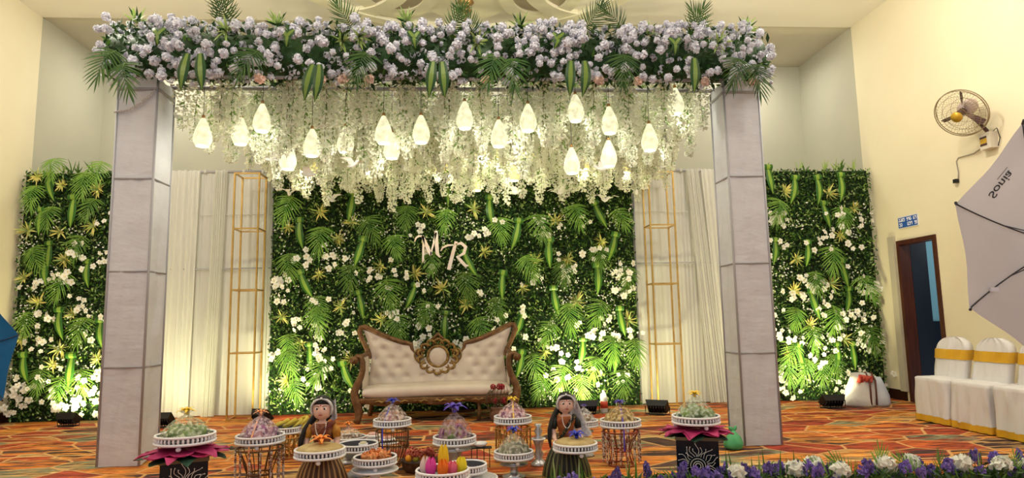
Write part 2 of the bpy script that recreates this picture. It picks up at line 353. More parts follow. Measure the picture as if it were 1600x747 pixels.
# ------------------------------------------------------------------ curtain panels
def curtain(x0, x1, label, strips, pleat):
    yb = 9.86; H = 3.58
    t = thing('curtain_panel', label, 'curtain', ((x0+x1)/2, yb, 0), 0, 'white curtain panels beside the leaf wall')
    cx = (x0+x1)/2; b = MB(); n = 150; rows = []
    for k in range(25):
        z = .015+(H-.015)*k/24; row = []
        for j in range(n+1):
            x = x0+(x1-x0)*j/n; p = pleat(x)
            y = -.010*p*math.sin(x*95+2*math.sin(x*9)) - .02*noise.noise(Vector((x*2.2, z*.35, 2)))-.008*math.sin(x*23+z*.5)
            row.append((x-cx, y, z))
        rows.append(row)
    b.grid(rows); b.build('backing_cloth', SHEER, t, True)
    for a, c, a2, c2 in strips:
        b = MB(); rows = []
        for k in range(25):
            q = k/24; z = .01+(H-.005)*q; row = []
            l, r = a+(a2-a)*(1-q), c+(c2-c)*(1-q)
            for j in range(61):
                u = j/60; x = l+(r-l)*u
                row.append((x-cx, -.075-.018*math.sin(u*44+1.5*math.sin(u*7)+.6*z)-.01*math.sin(u*17), z))
            rows.append(row)
        b.grid(rows); b.build('net_drape', DRAPE, t, True)
    b = MB(); b.tube([(x0-cx, -.015, H), (x1-cx, -.015, H)], .02, 10); b.build('top_pipe', PIPE, t, True)
    b = MB(); b.tube([(x0-cx, -.043, 2.12), (x1-cx, -.043, 2.12)], .012, 8); b.build('middle_pipe', PIPE, t, True)
    b = MB(); b.tube([(x0-cx, -.038, 2.92), (x1-cx, -.038, 2.92)], .006, 8); b.build('seam_tape', SHEER, t, True)
    for x in (x0, x1): b = MB(); b.tube([(x-cx, .03, 0), (x-cx, .03, H)], .02, 8); b.build('end_pipe', PIPE, t, True)
    for i in range(int((x1-x0)/.28)):
        b = MB(); b.box((x0-cx+.2+i*.28, -.016, H), (.035, .05, .05)); b.build('tape_tab', SHEER, t)
curtain(-4.93, -2.9, 'white sheer curtain panel hanging behind the left gold stand', [(-4.45, -3.95, -4.55, -3.98), (-3.72, -3.55, -3.80, -3.62), (-3.0, -2.92, -3.0, -2.92)], lambda x: 1.1 if x < -3.8 else .45)
curtain(2.60, 4.42, 'white sheer curtain panel hanging behind the right gold stand', [(3.42, 3.62, 3.62, 3.90), (3.66, 4.25, 3.85, 4.3)], lambda x: .35 if x < 3.3 else .9)

# ------------------------------------------------------------------ leaf pieces (shared meshes)
def strap(b, base, d0, droop, ln, wd, mi=0, seg=4, side=None):
    """A narrow leaf: starts along d0, bends toward droop, tapers to a tip; folded along its midrib."""
    d0 = Vector(d0).normalized(); dr = Vector(droop); p = Vector(base); d = d0.copy()
    s = d.cross(Vector((0, -1, .15)) if side is None else Vector(side)); s = s.normalized() if s.length > 1e-4 else Vector((1, 0, 0))
    nrm = s.cross(d).normalized(); rows = []
    for i in range(seg+1):
        t = i/seg; wv = wd*math.sin(PI*min(1, .18+.82*t)) if t < 1 else .0008
        rows.append([p-s*wv, p+nrm*wv*.35, p+s*wv])
        d = (d+dr/seg).normalized(); p = p+d*ln/seg
    b.grid(rows, mi)
def palm_mesh(seed, size=1.0, n=12):
    rnd = random.Random(seed); b = MB(); pts = []
    for i in range(9):
        t = i/8; pts.append((rnd.uniform(-.004, .004)+.03*math.sin(seed)*t*t, -.02-.11*math.sin(PI*.75*t), .05*math.sin(PI*t)-.40*t))
    b.tube([Vector(p)*size for p in pts], [.006*size*(1-.7*i/8) for i in range(9)], 5)
    for i in range(n):
        t = .04+.94*i/(n-1); f = t*8; k = min(7, int(f)); p = Vector(pts[k]).lerp(Vector(pts[k+1]), f-k)*size
        for sd in (-1, 1):
            ang = math.radians(88-74*t+rnd.uniform(-5, 5)); ln = (.13+.15*math.sin(PI*(.25+.62*t)))*size*rnd.uniform(.9, 1.1)
            strap(b, p, (sd*math.sin(ang), -.15+rnd.uniform(-.1, .1), -math.cos(ang)), (0, .12, -.35), ln, .0098*size, 0, 3)
    return b.mesh('palm_frond', PALM)
PALMS = [palm_mesh(i) for i in range(5)]
PALMD = mat('dark_palm_leaf', (.022, .075, .014), .45, transl=.1, col2=(.06, .13, .02), vscale=5, objvar=.3)
PALMS_D = []
for q in PALMS: q2 = q.copy(); q2.materials[0] = PALMD; PALMS_D.append(q2)
def leaf_mesh(seed, loop=True):
    rnd = random.Random(seed); b = MB(); w_, ln = .068, .47
    rows = []                                            # folded loop at the top
    for i in range(7):
        a = -PI*.5+PI*1.25*i/6
        rows.append([(x*w_*1.12, -.055-.045*math.cos(a), .05*math.sin(a)) for x in (-1, -.42, .42, 1)])
    if loop: b.grid(rows)
    rows2 = []; bend = rnd.uniform(-.1, .1)
    for i in range(9):
        t = i/8; wv = w_*(.55+.45*math.sin(PI*min(.5, t*.9)))*(1 if t < .45 else max(.02, 1-((t-.45)/.55)**1.7))
        rows2.append([(x*wv+bend*t*t, -.07-.05*math.sin(PI*t)+abs(x)*wv*.25, -.03-ln*t) for x in (-1, -.42, .42, 1)])
    b.grid(rows2)
    b.m = [1 if (i % 3) == 1 else 0 for i in range(len(b.m))]
    return b.mesh('strap_leaf', [DRA_D, DRA_L])
LEAVES = [leaf_mesh(i) for i in range(4)]
LEAVES_D = []
for q in [leaf_mesh(40+i, False) for i in range(4)]: q2 = q; q2.materials[0] = mat('dark_strap_edge', (.016, .06, .014), .4); q2.materials[1] = mat('dark_strap_stripe', (.14, .22, .035), .4); LEAVES_D.append(q2)
def tuft_mesh(seed, mats, n=17, r=.165, name='spiky_foliage'):
    rnd = random.Random(seed); b = MB()
    for i in range(n):
        a = 2*PI*i/n+rnd.uniform(-.2, .2); e = rnd.uniform(.25, 1.25)
        d = (math.cos(a)*math.sin(e), -math.cos(e), math.sin(a)*math.sin(e))
        strap(b, (0, 0, 0), d, (rnd.uniform(-.3, .3), .25, -.35), r*rnd.uniform(.7, 1.15), .0135, 0 if rnd.random() < .78 else 1, 4, (rnd.uniform(-1, 1), rnd.uniform(-1, 1), rnd.uniform(-1, 1)))
    return b.mesh(name, mats)
TUFTS = [tuft_mesh(i, [YEL, LEAF_C]) for i in range(4)]
def blossom_mesh(seed, r=.052, n=5):
    rnd = random.Random(seed); b = MB()
    for i in range(n):
        a = 2*PI*i/n+rnd.uniform(-.15, .15); rr = r*rnd.uniform(.9, 1.1)
        cx, cz = math.cos(a), math.sin(a); pts = []
        for q, h in ((.0, 0), (.45, .42), (.85, .40), (1.08, .12), (1.08, -.12), (.85, -.40), (.45, -.42)):
            pts.append((rr*(q*cx-h*cz), -.012-.018*math.sin(q*2.2)-.006*rnd.random(), rr*(q*cz+h*cx)))
        b.face(pts, 0)
    b.ball((0, -.026, 0), .010, 6, 1)
    return b.mesh('blossom', [WHITE_F, YCENTRE])
BLOSSOMS = [blossom_mesh(i) for i in range(4)]

def np_leaves(name, n, x0, x1, y0, y1, z0, z1, ln, wd, mats, probs, parent, seed, loc=(0, 0, 0), tilt=.9, dens=None):
    """Many tiny diamond leaves in one mesh: far too many to count."""
    r = np.random.default_rng(seed)
    c = np.stack([r.uniform(x0, x1, n), r.uniform(y0, y1, n), r.uniform(z0, z1, n)], 1)
    if dens is not None: c = c[dens(c, r)]; n = len(c)
    nm = np.stack([r.normal(0, tilt, n), -np.ones(n), r.normal(.25, tilt, n)], 1); nm /= np.linalg.norm(nm, axis=1)[:, None]
    t = np.stack([r.normal(0, 1, n), r.normal(0, .4, n), r.normal(-.5, 1, n)], 1); t -= nm*(t*nm).sum(1)[:, None]; t /= np.linalg.norm(t, axis=1)[:, None]
    s = np.cross(nm, t); L = ln*r.uniform(.6, 1.25, n)[:, None]; W = wd*r.uniform(.7, 1.2, n)[:, None]
    v = np.stack([c-t*L*.5, c+s*W*.5-nm*.004, c+t*L*.5, c-s*W*.5-nm*.004], 1).reshape(-1, 3)
    me = bpy.data.meshes.new(name); me.vertices.add(4*n); me.vertices.foreach_set('co', v.ravel().astype(np.float32))
    me.loops.add(4*n); me.loops.foreach_set('vertex_index', np.arange(4*n, dtype=np.int32))
    me.polygons.add(n); me.polygons.foreach_set('loop_start', np.arange(0, 4*n, 4, dtype=np.int32))
    for m in mats: me.materials.append(m)
    me.polygons.foreach_set('material_index', r.choice(len(mats), n, p=probs).astype(np.int32)); me.update(calc_edges=True)
    o = link(name, me, parent, loc); o['kind'] = 'stuff'; return o

MAIN = {
  'palm': [(-2.58,3.00),(-0.89,2.85),(-0.29,2.79),(-1.49,2.68),(0.49,2.66),(-2.12,2.54),(-1.11,2.40),(-2.62,2.15),(-1.69,1.97),(-1.19,1.75),(-2.20,1.52),(-0.53,2.16),(-0.03,1.85),(-0.55,1.40),(-2.59,0.98),(0.40,1.46),(1.07,2.70),(2.27,2.77),(1.45,1.98),(2.45,1.89),(1.98,2.21),(2.01,1.39),(1.48,1.35),(1.26,1.07),(2.12,0.86),(0.86,2.07),(1.63,2.85),(2.47,0.81),(-2.61,0.80),(-2.20,1.35),(-2.02,0.64),(-2.51,0.34),(0.93,0.63),(1.40,0.43),(1.89,0.56),(2.28,0.35),(1.11,0.30),(1.63,0.30),(-1.04,1.23),(0.13,1.16)],
  'leaf': [(-2.46,2.58),(-1.69,2.99),(-1.53,2.29),(-2.44,1.81),(-1.60,1.50),(-0.77,1.59),(0.35,2.90),(0.78,2.54),(-0.05,2.08),(0.53,1.76),(-0.32,1.17),(-0.29,3.14),(1.94,2.81),(1.24,2.26),(2.25,2.32),(1.95,1.86),(1.28,1.52),(2.27,1.20),(0.81,1.15),(-2.29,0.76),(-1.81,0.48),(0.79,0.59),(2.18,0.65),(1.70,0.75)],
  'yellow': [(-2.17,2.94),(-2.63,2.71),(-1.70,2.78),(-0.60,2.93),(-1.90,2.53),(-1.28,2.11),(-2.17,2.01),(-0.77,2.01),(-0.38,1.78),(-2.69,1.40),(-1.86,1.54),(-1.26,1.34),(-2.41,1.01),(0.26,2.32),(-0.02,1.54),(0.11,2.96),(0.82,1.76),(1.35,2.78),(1.51,2.19),(1.63,1.55),(1.02,2.18),(2.03,2.45),(-2.60,0.50),(-1.70,0.77),(2.40,1.26),(1.12,0.81)],
}
LEFT = {
  'palm': [(-6.22,3.18),(-5.99,3.58),(-5.52,3.38),(-5.98,2.87),(-5.38,2.98),(-5.54,2.44),(-5.33,3.54),(-6.20,2.29),(-5.70,1.90),(-6.20,1.36),(-5.42,1.27),(-5.95,0.56),(-5.67,0.45),(-5.43,0.55)],
  'leaf': [(-6.04,3.28),(-5.68,2.94),(-6.13,2.76),(-5.97,2.27),(-6.00,2.05),(-5.43,2.00),(-5.77,1.32),(-5.20,1.16),(-6.21,0.70),(-5.56,0.68)],
  'yellow': [(-6.22,3.49),(-5.87,3.36),(-5.36,3.29),(-6.30,2.70),(-5.86,2.68),(-5.40,2.76),(-5.76,2.27),(-6.30,2.02),(-6.09,1.67),(-6.28,1.15),(-5.61,1.49),(-5.74,1.01),(-5.83,0.79),(-5.23,0.86)],
}
RIGHT = {
  'palm': [(4.86,2.91),(5.64,2.16),(5.32,1.77),(6.05,1.68),(5.03,1.22),(5.60,1.25),(6.05,0.93),(5.21,0.95),(5.89,2.78),(4.95,0.71),(5.14,0.45),(5.49,0.50),(4.76,0.48),(5.34,0.46)],
  'leaf': [(5.13,3.19),(5.49,3.19),(5.87,3.23),(5.56,2.78),(5.26,2.17),(4.75,2.21),(5.25,1.42),(5.78,1.88),(5.86,1.44),(4.71,3.36),(4.99,0.60),(5.60,0.60),(5.85,0.60)],
  'yellow': [(4.97,3.21),(5.68,3.17),(6.08,2.94),(5.08,2.15),(5.60,1.76),(5.00,1.66),(5.74,0.90),(5.21,1.14),(5.81,2.51),(4.84,0.71)],
}
def leaf_wall(x0, x1, D, label, nclus, seed, top=True):
    H = 3.56; cx = (x0+x1)/2; yf = 9.78; rnd = random.Random(seed)
    t = thing('artificial_leaf_wall', label, 'leaf wall', (cx, yf+.06, 0), 0, 'artificial green walls of the backdrop')
    b = MB(); b.box((0, .03, H/2), (x1-x0, .06, H)); b.build('backing_board', DKGREEN, t)
    hw = (x1-x0)/2; A = (x1-x0)*H
    np_leaves('boxwood_leaf_mat', int(A*1500), -hw, hw, -.10, -.005, .02, H+.02, .060, .026, [LEAF_A, LEAF_B, LEAF_C], [.47, .34, .19], t, seed)
    np_leaves('filler_flower_spray', int(A*340), -hw+.03, hw-.03, -.15, -.09, .06, H*.86, .034, .028, [WHITE_F, LEAF_C], [.75, .25], t, seed+9, tilt=.6,
              dens=lambda c, r: np.array([noise.noise(Vector((p[0]*3.2+seed, p[2]*3.2, 1.7)))+r.normal(0, .12) > .12 for p in c]))
    for i, (x, z) in enumerate(D['palm']):
        link('palm_frond', PALMS[rnd.randrange(5)], t, (x-cx, -.09, z+.18), (rnd.uniform(-.15, .1), rnd.uniform(-.45, .45), 0), rnd.uniform(.78, 1.0))
    for i, (x, z) in enumerate(D['leaf']):
        link('strap_leaf', LEAVES[rnd.randrange(4)], t, (x-cx, -.08, z+.24), (0, rnd.uniform(-.35, .25) if D is MAIN else rnd.uniform(-.12, .12), 0), rnd.uniform(.75, .95))
    for i, (x, z) in enumerate(D['yellow']):
        link('spiky_foliage', TUFTS[rnd.randrange(4)], t, (x-cx, -.09, z), (0, rnd.uniform(0, 6), 0), rnd.uniform(.85, 1.1))
    nb = 0
    for i in range(nclus):
        for tries in range(40):
            x, z = rnd.uniform(-hw+.1, hw-.1), rnd.uniform(.12, H*.80)
            if min((x+cx-px)**2+(z-pz)**2 for px, pz in D['yellow']+D['leaf']) > .022: break
        for k in range(rnd.choice((2, 3, 3, 4, 5))):
            link('blossom', BLOSSOMS[rnd.randrange(4)], t, (x+rnd.gauss(0, .085), -.13-rnd.uniform(0, .06), z+rnd.gauss(0, .065)), (rnd.uniform(-.5, .3), rnd.uniform(0, 6), rnd.uniform(-.5, .5)), rnd.uniform(.55, .95)); nb += 1
    if top:                                              # sprigs sticking up above the top edge
        for i in range(int((x1-x0)*5)):
            b = MB(); 
            for k in range(5): strap(b, (0, 0, 0), (rnd.uniform(-.7, .7), rnd.uniform(-.4, .1), 1), (rnd.uniform(-.3, .3), -.2, -.3), rnd.uniform(.1, .24), .010, 0, 3)
            b.build('top_sprig', [LEAF_B, LEAF_C][i % 2], t, False, (rnd.uniform(-hw, hw), -.04, H-.02))
    return t
leaf_wall(-2.88, 2.56, MAIN, 'wide artificial leaf wall with white blossoms behind the carved sofa', 86, 11, False)
leaf_wall(-6.44, -4.95, LEFT, 'narrow artificial leaf wall against the left wall beyond the left column', 42, 12)
leaf_wall(4.45, 6.40, RIGHT, 'narrow artificial leaf wall beside the doorway beyond the right column', 52, 13)

# letters M and R on the leaf wall: ribbons of varying width with thickness
ROSE = mat('rose_gold_mirror', (.80, .58, .40), .30, .55, col2=(.88, .74, .62), vscale=5)
def letter(name, strokes, label, loc, rot, sc):
    b = MB()
    for pts in strokes:
        n = len(pts); L_, R_ = [], []
        for i, (x, z, w_) in enumerate(pts):
            a = pts[max(i-1, 0)]; c = pts[min(i+1, n-1)]; dx, dz = c[0]-a[0], c[1]-a[1]; q = math.hypot(dx, dz) or 1
            L_.append((x-dz/q*w_, z+dx/q*w_)); R_.append((x+dz/q*w_, z-dx/q*w_))
        rows = [[(p[0]*sc, y, p[1]*sc) for p in Q] for Q, y in ((L_, 0), (L_, -.03), (R_, -.03), (R_, 0))]
        b.grid(rows+[rows[0]])
        for e in (0, n-1): b.face([rows[k][e] for k in range(4)])
    o = b.build(name, ROSE, None, False, loc, rot); return tag(o, label, 'letter')
letter('letter_m', [[(-.55, .28, .015), (-.50, .42, .03), (-.38, .50, .045), (-.26, .50, .03)],
    [(-.24, -.50, .035), (-.22, -.1, .04), (-.20, .2, .045), (-.22, .50, .05)], [(-.24, .50, .05), (-.08, .1, .075), (.08, -.28, .06)],
    [(.06, -.28, .03), (.18, .15, .035), (.30, .62, .04)], [(.30, .68, .06), (.31, .2, .075), (.33, -.22, .07), (.42, -.36, .03), (.50, -.33, .015)]],
    'rose gold letter M fixed to the leaf wall', (-.56, 9.58, 2.36), (0, -.02, 0), .37)
letter('letter_r', [[(-.62, .18, .015), (-.55, .32, .035), (-.35, .42, .04), (-.08, .44, .02)], [(-.02, .58, .06), (-.14, .1, .07), (-.28, -.55, .075)],
    [(-.04, .46, .03), (.18, .52, .06), (.36, .38, .07), (.30, .12, .06), (.08, -.02, .035)], [(.02, 0, .045), (.22, -.22, .065), (.38, -.38, .06), (.50, -.36, .02)]],
    'rose gold letter R fixed to the leaf wall below the M', (-.16, 9.58, 2.24), (0, .04, 0), .37)

# ------------------------------------------------------------------ canopy frame, garland
cf = thing('canopy_frame', 'pipe frame of the flower canopy resting on the cloth columns', 'frame', (-.15, 8.1, 0))
ZT = 4.22
for y in (6.55, 6.88): b = MB(); b.tube([(-3.3, y-8.1, 3.80), (3.25, y-8.1, 3.80)], .025); b.build('front_beam', PIPE, cf, True)
for x in (-3.12, 3.06):
    b = MB(); b.tube([(x, 6.7-8.1, ZT), (x, 9.95-8.1, ZT)], .022); b.build('side_beam', PIPE, cf, True)
    b = MB(); b.tube([(x, 9.95-8.1, 0), (x, 9.95-8.1, ZT)], .022); b.build('rear_post', PIPE, cf, True)
    b = MB(); b.tube([(x, 6.7-8.1, 3.66), (x, 6.7-8.1, ZT)], .022); b.build('front_post', PIPE, cf, True)
ROWS = [6.72+.255*i for i in range(12)]
for y in ROWS: b = MB(); b.tube([(-3.12, y-8.1, ZT), (3.06, y-8.1, ZT)], .010, 6); b.build('hanging_bar', PIPE, cf, True)

def pom_mesh(seed, r=.052, n=46, name='carnation', m=None):
    rnd = random.Random(seed); b = MB()
    for i in range(n):
        z = 1-1.6*(i+.5)/n; a = i*2.39996; q = math.sqrt(max(0, 1-z*z)); d = Vector((q*math.cos(a), -z, q*math.sin(a)))
        s = d.orthogonal().normalized(); s.rotate(Matrix.Rotation(rnd.uniform(0, 6), 3, d)); u = d.cross(s)
        c = d*r*rnd.uniform(.62, 1.0); w_ = r*.36; o = d*r*.2
        b.face([c-s*w_-u*w_*.7+o*rnd.uniform(-1, 1.5), c+s*w_-u*w_*.7+o*rnd.uniform(-1, 1.5), c+s*w_*1.1+u*w_*.8+o*rnd.uniform(0, 2.5), c+u*w_*1.2+o*rnd.uniform(-1, 2), c-s*w_*1.1+u*w_*.8+o*rnd.uniform(0, 2.5)])
    return b.mesh(name, m or POM)
POMS = [pom_mesh(i) for i in range(5)]
GX0, GX1, GY, GZ0, GZ1 = -3.56, 3.18, 6.36, 3.68, 4.36
g = thing('floral_garland', 'long garland of white flowers and dark leaves across the top of both columns', 'garland', (-.19, GY, 3.76))
def gz(x): return 4.30+.035*math.sin(x*2.1)+.03*math.sin(x*5.3+1)
b = MB(); rows = []
for i in range(61):
    x = GX0+(GX1-GX0)*i/60+.19; row = []
    for j in range(12):
        a = 2*PI*j/12; row.append((x, .22+.17*math.cos(a)+.02*noise.noise(Vector((x*3, j, 0))), .26+.235*math.sin(a)+.03*noise.noise(Vector((x*3, j, 4)))))
    rows.append(row)
b.grid(rows, 0, True); b.build('moss_roll', DKLEAF, g, True)
np_leaves('leaf_filler', 5200, GX0+.19, GX1+.19, -.02, .30, -.03, .56, .10, .035, [DKLEAF, LEAF_A, LEAF_B], [.66, .26, .08], g, 31, tilt=1.0)
rnd = random.Random(5); pl = []
def gy(z): return -.03-.13*math.cos((z-.26)/.34*PI/2)
while len(pl) < 300:
    x = rnd.uniform(GX0+.02, GX1-.02); z = rnd.uniform(0, 1)
    if noise.noise(Vector((x*2.6, z*2.2, 8)))+rnd.uniform(-.45, .6) < -.05: continue
    zz = -.06+(.60)*z; p = (x+.19, gy(zz)+rnd.uniform(-.05, .03), zz)
    if min([(p[0]-q[0])**2+(p[2]-q[2])**2 for q in pl[-200:]] or [1]) < .0026: continue
    pl.append(p); link('carnation', POMS[rnd.randrange(5)], g, p, (rnd.uniform(-.5, .5), rnd.uniform(0, 6), rnd.uniform(-.5, .5)), rnd.uniform(.50, .86))
b = MB()
for i in range(900):                                     # further small carnations on top and behind
    x = rnd.uniform(GX0, GX1)+.19; z = rnd.choice((rnd.uniform(.5, .60), rnd.uniform(-.10, .6))); y = rnd.uniform(.05, .4) if z > .5 else rnd.uniform(-.05, .08)
    r = rnd.uniform(.020, .036)
    for k in range(9):
        d = Vector((rnd.uniform(-1, 1), rnd.uniform(-1, .4), rnd.uniform(-1, 1))).normalized(); s = d.orthogonal().normalized(); u = d.cross(s); c = Vector((x, y, z))+d*r*.7
        b.face([c-s*r*.5-u*r*.4, c+s*r*.5-u*r*.4+d*.01, c+s*r*.5+u*r*.5, c-s*r*.4+u*r*.5+d*.012])
o = b.build('small_carnation_mass', POM, g); o['kind'] = 'stuff'
GP = [(-3.33,3.92,0,.4),(-3.24,3.80,0,-.2),(-2.4,4.28,PI,.3),(-2.33,4.28,PI,-.4),(-1.99,3.93,0,.5),(-0.97,3.93,0,.25),(-1.14,4.24,PI,-.5),(-0.12,4.20,PI,.5),(0.08,4.20,PI,-.6),(0.46,3.88,0,-.1),(1.59,3.93,0,.1),(1.61,4.26,PI,-.8),(2.35,4.22,PI,.5),(2.45,4.22,PI,-.5),(2.78,3.90,0,.3),(2.91,3.84,0,-.15),(0.30,3.92,0,.3),(1.25,4.26,PI,.7)]
for i, (x, z, flip, tw) in enumerate(GP):
    link('palm_frond', PALMS_D[i % 5], g, (x+.19, -.14 if flip == 0 else 0.0, z-3.76), (0 if flip == 0 else -.25, flip+tw, 0), .66 if flip else .80)
GL = [(-2.64,3.90,.1),(-2.53,3.90,-.15),(-1.46,3.80,.25),(-1.41,3.80,-.1),(-0.31,3.84,.1),(-0.23,3.84,-.12),(1.05,3.86,.12),(1.18,3.86,-.1),(2.3,3.90,.05)]
for i, (x, z, tw) in enumerate(GL): link('strap_leaf', LEAVES_D[i % 4], g, (x+.19, -.16, z-3.76), (0, tw, 0), .80)
for i, (x, z) in enumerate([(-2.92,4.12),(-1.71,4.12),(-.5,4.12),(.93,4.12),(2.11,4.08)]):
    for k in (-1, 0, 1): link('strap_leaf', LEAVES_D[i % 4], g, (x+.19+.06*k, -.16, z-3.76+.02*(k*k)), (0, .6*k, 0), (.55, .6, .34))
TUFTG = [tuft_mesh(20+i, [LEAF_C, LEAF_A], 20, .17, 'variegated_tuft') for i in range(3)]
for i, (x, z) in enumerate([(-3.29,4.32),(-1.9,4.31),(-2.32,4.14),(-1.21,4.05),(-0.6,4.36),(0.12,4.04),(0.57,4.32),(1.92,4.25),(2.58,4.06),(2.99,4.31),(-1.05,4.09)]):
    link('variegated_tuft', TUFTG[i % 3], g, (x+.19, -.13 if z < 4.2 else .1, z-3.76), (-1.1 if z > 4.2 else 0, 0, rnd.uniform(0, .5)), .95)
PEACH = mat('peach_carnation', (.72, .52, .44), .65, objvar=.15)
PPM = pom_mesh(50, .05, 30, 'peach_carnation', PEACH)
for x in (-2.0, -1.42, -1.2, -.95, .2, 1.35, 1.75, 2.45, 2.95): link('peach_carnation', PPM, g, (x+.19, -.08, -.08), (0, rnd.uniform(0, 6), 0), rnd.uniform(.8, 1.1))

# ------------------------------------------------------------------ hanging wisteria strands
PEND = [(-2.70,6.72,3.25),(-2.41,6.98,3.34),(-2.10,6.70,3.40),(-1.63,6.86,3.18),(-1.91,7.00,3.07),(-1.33,7.12,3.29),(-0.86,6.72,3.28),(-0.83,7.20,3.24),(-0.47,6.70,3.28),(-0.01,6.72,3.44),(0.35,6.78,3.26),(0.47,7.10,3.41),(0.66,6.70,3.41),(1.18,6.74,3.53),(1.17,7.02,3.02),(1.54,6.72,3.39),(1.58,6.98,3.09),(1.97,6.72,3.20),(2.32,6.85,3.65)]
def strand_mesh(seed):
    rnd = random.Random(seed); b = MB(); ln = rnd.uniform(.95, 1.25)
    b.tube([(0.01*math.sin(i*1.7+seed), .01*math.cos(i*2.1), -ln*i/6) for i in range(7)], .003, 4, 2)
    for i in range(330):
        t = rnd.random()**.72; z = -ln*t*.98; rad = (.035+.085*math.sin(PI*min(1, t*.98)))*math.sqrt(rnd.random()); a = rnd.uniform(0, 2*PI)
        if t < .22 and rnd.random() < .6: continue
        c = Vector((rad*math.cos(a), rad*math.sin(a), z)); q = rnd.uniform(.009, .015)
        R = Euler((rnd.uniform(0, 6), rnd.uniform(0, 6), rnd.uniform(0, 6))).to_matrix()
        b.face([c+R @ Vector(p) for p in ((-q, -q*.7, .004), (q, -q*.7, 0), (q*1.1, q*.8, .005), (-q*.8, q*.9, 0))])
        b.face([c+R @ Vector(p) for p in ((0, -q, -q), (0, q*.9, -q*.8), (.004, q, q), (0, -q*.8, q))])
    for i in range(64):
        t = rnd.random()**1.5; z = -ln*t*.9; a = rnd.uniform(0, 2*PI); q = rnd.uniform(.018, .034)
        strap(b, (0, 0, z), (math.cos(a), math.sin(a), -.3), (0, 0, -.7), q*2.4, q*.30, 1, 2, (rnd.uniform(-1, 1), rnd.uniform(-1, 1), .3))
    return b.mesh('wisteria_strand', [WIS, WISG, STEM])
STR = [strand_mesh(i) for i in range(14)]
rnd = random.Random(21); k = 0
for i, y in enumerate(ROWS):
    n = 24
    for j in range(n):
        q = (y-6.7)/2.9
        xa, xb = -2.97+.12*q, 2.62+.34*q
        x = xa+(xb-xa)*(j+rnd.uniform(.15, .85))/n
        for px, py, pz in PEND:                          # the florist keeps the strands clear of each lamp
            if abs(y-py) < .26 and abs(x-px) < .16: x = px+(.17 if x > px else -.17)
        s = rnd.uniform(.82, 1.12)*(1.0 if .06 < j/n < .93 else rnd.uniform(.7, .95))
        o = link('wisteria_strand', STR[rnd.randrange(14)], None, (x, y+rnd.uniform(-.02, .02), ZT-.01), (0, 0, rnd.uniform(0, 6)), (1.05, 1.05, s))
        tag(o, 'strand of cream artificial wisteria hanging among many from the canopy', 'flower strand', 'wisteria strands hanging from the canopy')

# pendant tulip lamps
GLOW = mat('glowing_lamp_shade', (.30, .30, .19), .5, emit=(1.0, .96, .60), estr=.8)
N_ = GLOW.node_tree.nodes; tc_ = N_.new('ShaderNodeTexCoord'); wv_ = N_.new('ShaderNodeTexNoise'); wv_.inputs['Scale'].default_value = 16; mr_ = N_.new('ShaderNodeMapRange')
mr_.inputs['From Min'].default_value = .35; mr_.inputs['From Max'].default_value = .65; mr_.inputs['To Min'].default_value = .58; mr_.inputs['To Max'].default_value = .92
GLOW.node_tree.links.new(tc_.outputs['Object'], wv_.inputs['Vector']); GLOW.node_tree.links.new(wv_.outputs['Fac'], mr_.inputs['Value']); GLOW.node_tree.links.new(mr_.outputs['Result'], N_['Principled BSDF'].inputs['Emission Strength'])
def pend_mesh():
    b = MB(); prof = [(.010, .185), (.022, .165), (.045, .115), (.070, .05), (.088, -.02), (.090, -.06), (.076, -.105), (.060, -.135), (.052, -.13)]
    b.lathe(prof, 30, fn=lambda t, z: 1+.11*abs(math.sin(t*2.5))-.04); return b.mesh('lamp_shade', GLOW, True)
PM = pend_mesh(); b = MB(); b.lathe([(.016, .18), (.02, .165), (.014, .20), (.004, .205)], 10); CAPM = b.mesh('lamp_cap', BRASS, True)
PX = sorted(range(len(PEND)), key=lambda i: 728+1019*PEND[i][0]/PEND[i][1])
for r_, i in enumerate(PX):
    x, y, z = PEND[i]
    t = thing('pendant_lamp', 'glowing tulip-shaped pendant lamp among the wisteria, %s from the left' % ORD[r_], 'lamp', (x, y, z), 0, 'tulip pendant lamps')
    link('lamp_shade', PM, t, (0, 0, 0), (0, 0, i*.7), .98); link('lamp_cap', CAPM, t)
    b = MB(); b.tube([(0, 0, .2), (0, 0, ZT-z)], .003, 5); b.build('cord', BLACK, t)
    l = bpy.data.lights.new('lamp_bulb', 'POINT'); l.energy = 3.0; l.color = (1, .96, .78); l.shadow_soft_size = .035
    o = bpy.data.objects.new('lamp_bulb', l); COL.objects.link(o); o.parent = t; o.location = (0, 0, -.185)
# white bird ornaments and yellow flower balls
BIRDW = mat('white_bird_paper', (.92, .92, .92), .5, transl=.2)
def bird_mesh():
    b = MB(); b.tube([(-.10, 0, -.005), (-.06, 0, -.012), (0, 0, -.015), (.05, 0, 0), (.075, 0, .02), (.105, 0, .02)], [.004, .018, .026, .018, .016, .002], 8)
    for s in (-1, 1):
        b.grid([[(-.045, s*.01, 0), (.045, s*.01, .0)], [(-.05, s*.07, .05), (.05, s*.07, .055)], [(-.06, s*.13, .06), (.01, s*.13, .065)], [(-.09, s*.19, .04), (-.07, s*.19, .04)]])
    b.grid([[(-.09, -.012, -.005), (-.09, .012, -.005)], [(-.17, -.04, .01), (-.17, .04, .01)]])
    b.tube([(0, 0, 0), (0, 0, .45)], .0015, 4)
    return b.mesh('hanging_bird', BIRDW)
BM = bird_mesh()
BIRD = [(-2.12,7.2,3.11),(-2.51,9.3,3.14),(-1.93,8.0,3.12),(-1.92,9.3,3.05),(-1.31,7.5,3.12),(1.35,9.2,3.12),(2.02,9.3,3.02),(1.58,7.4,3.05),(2.47,9.2,3.11),(0.71,9.3,3.14)]
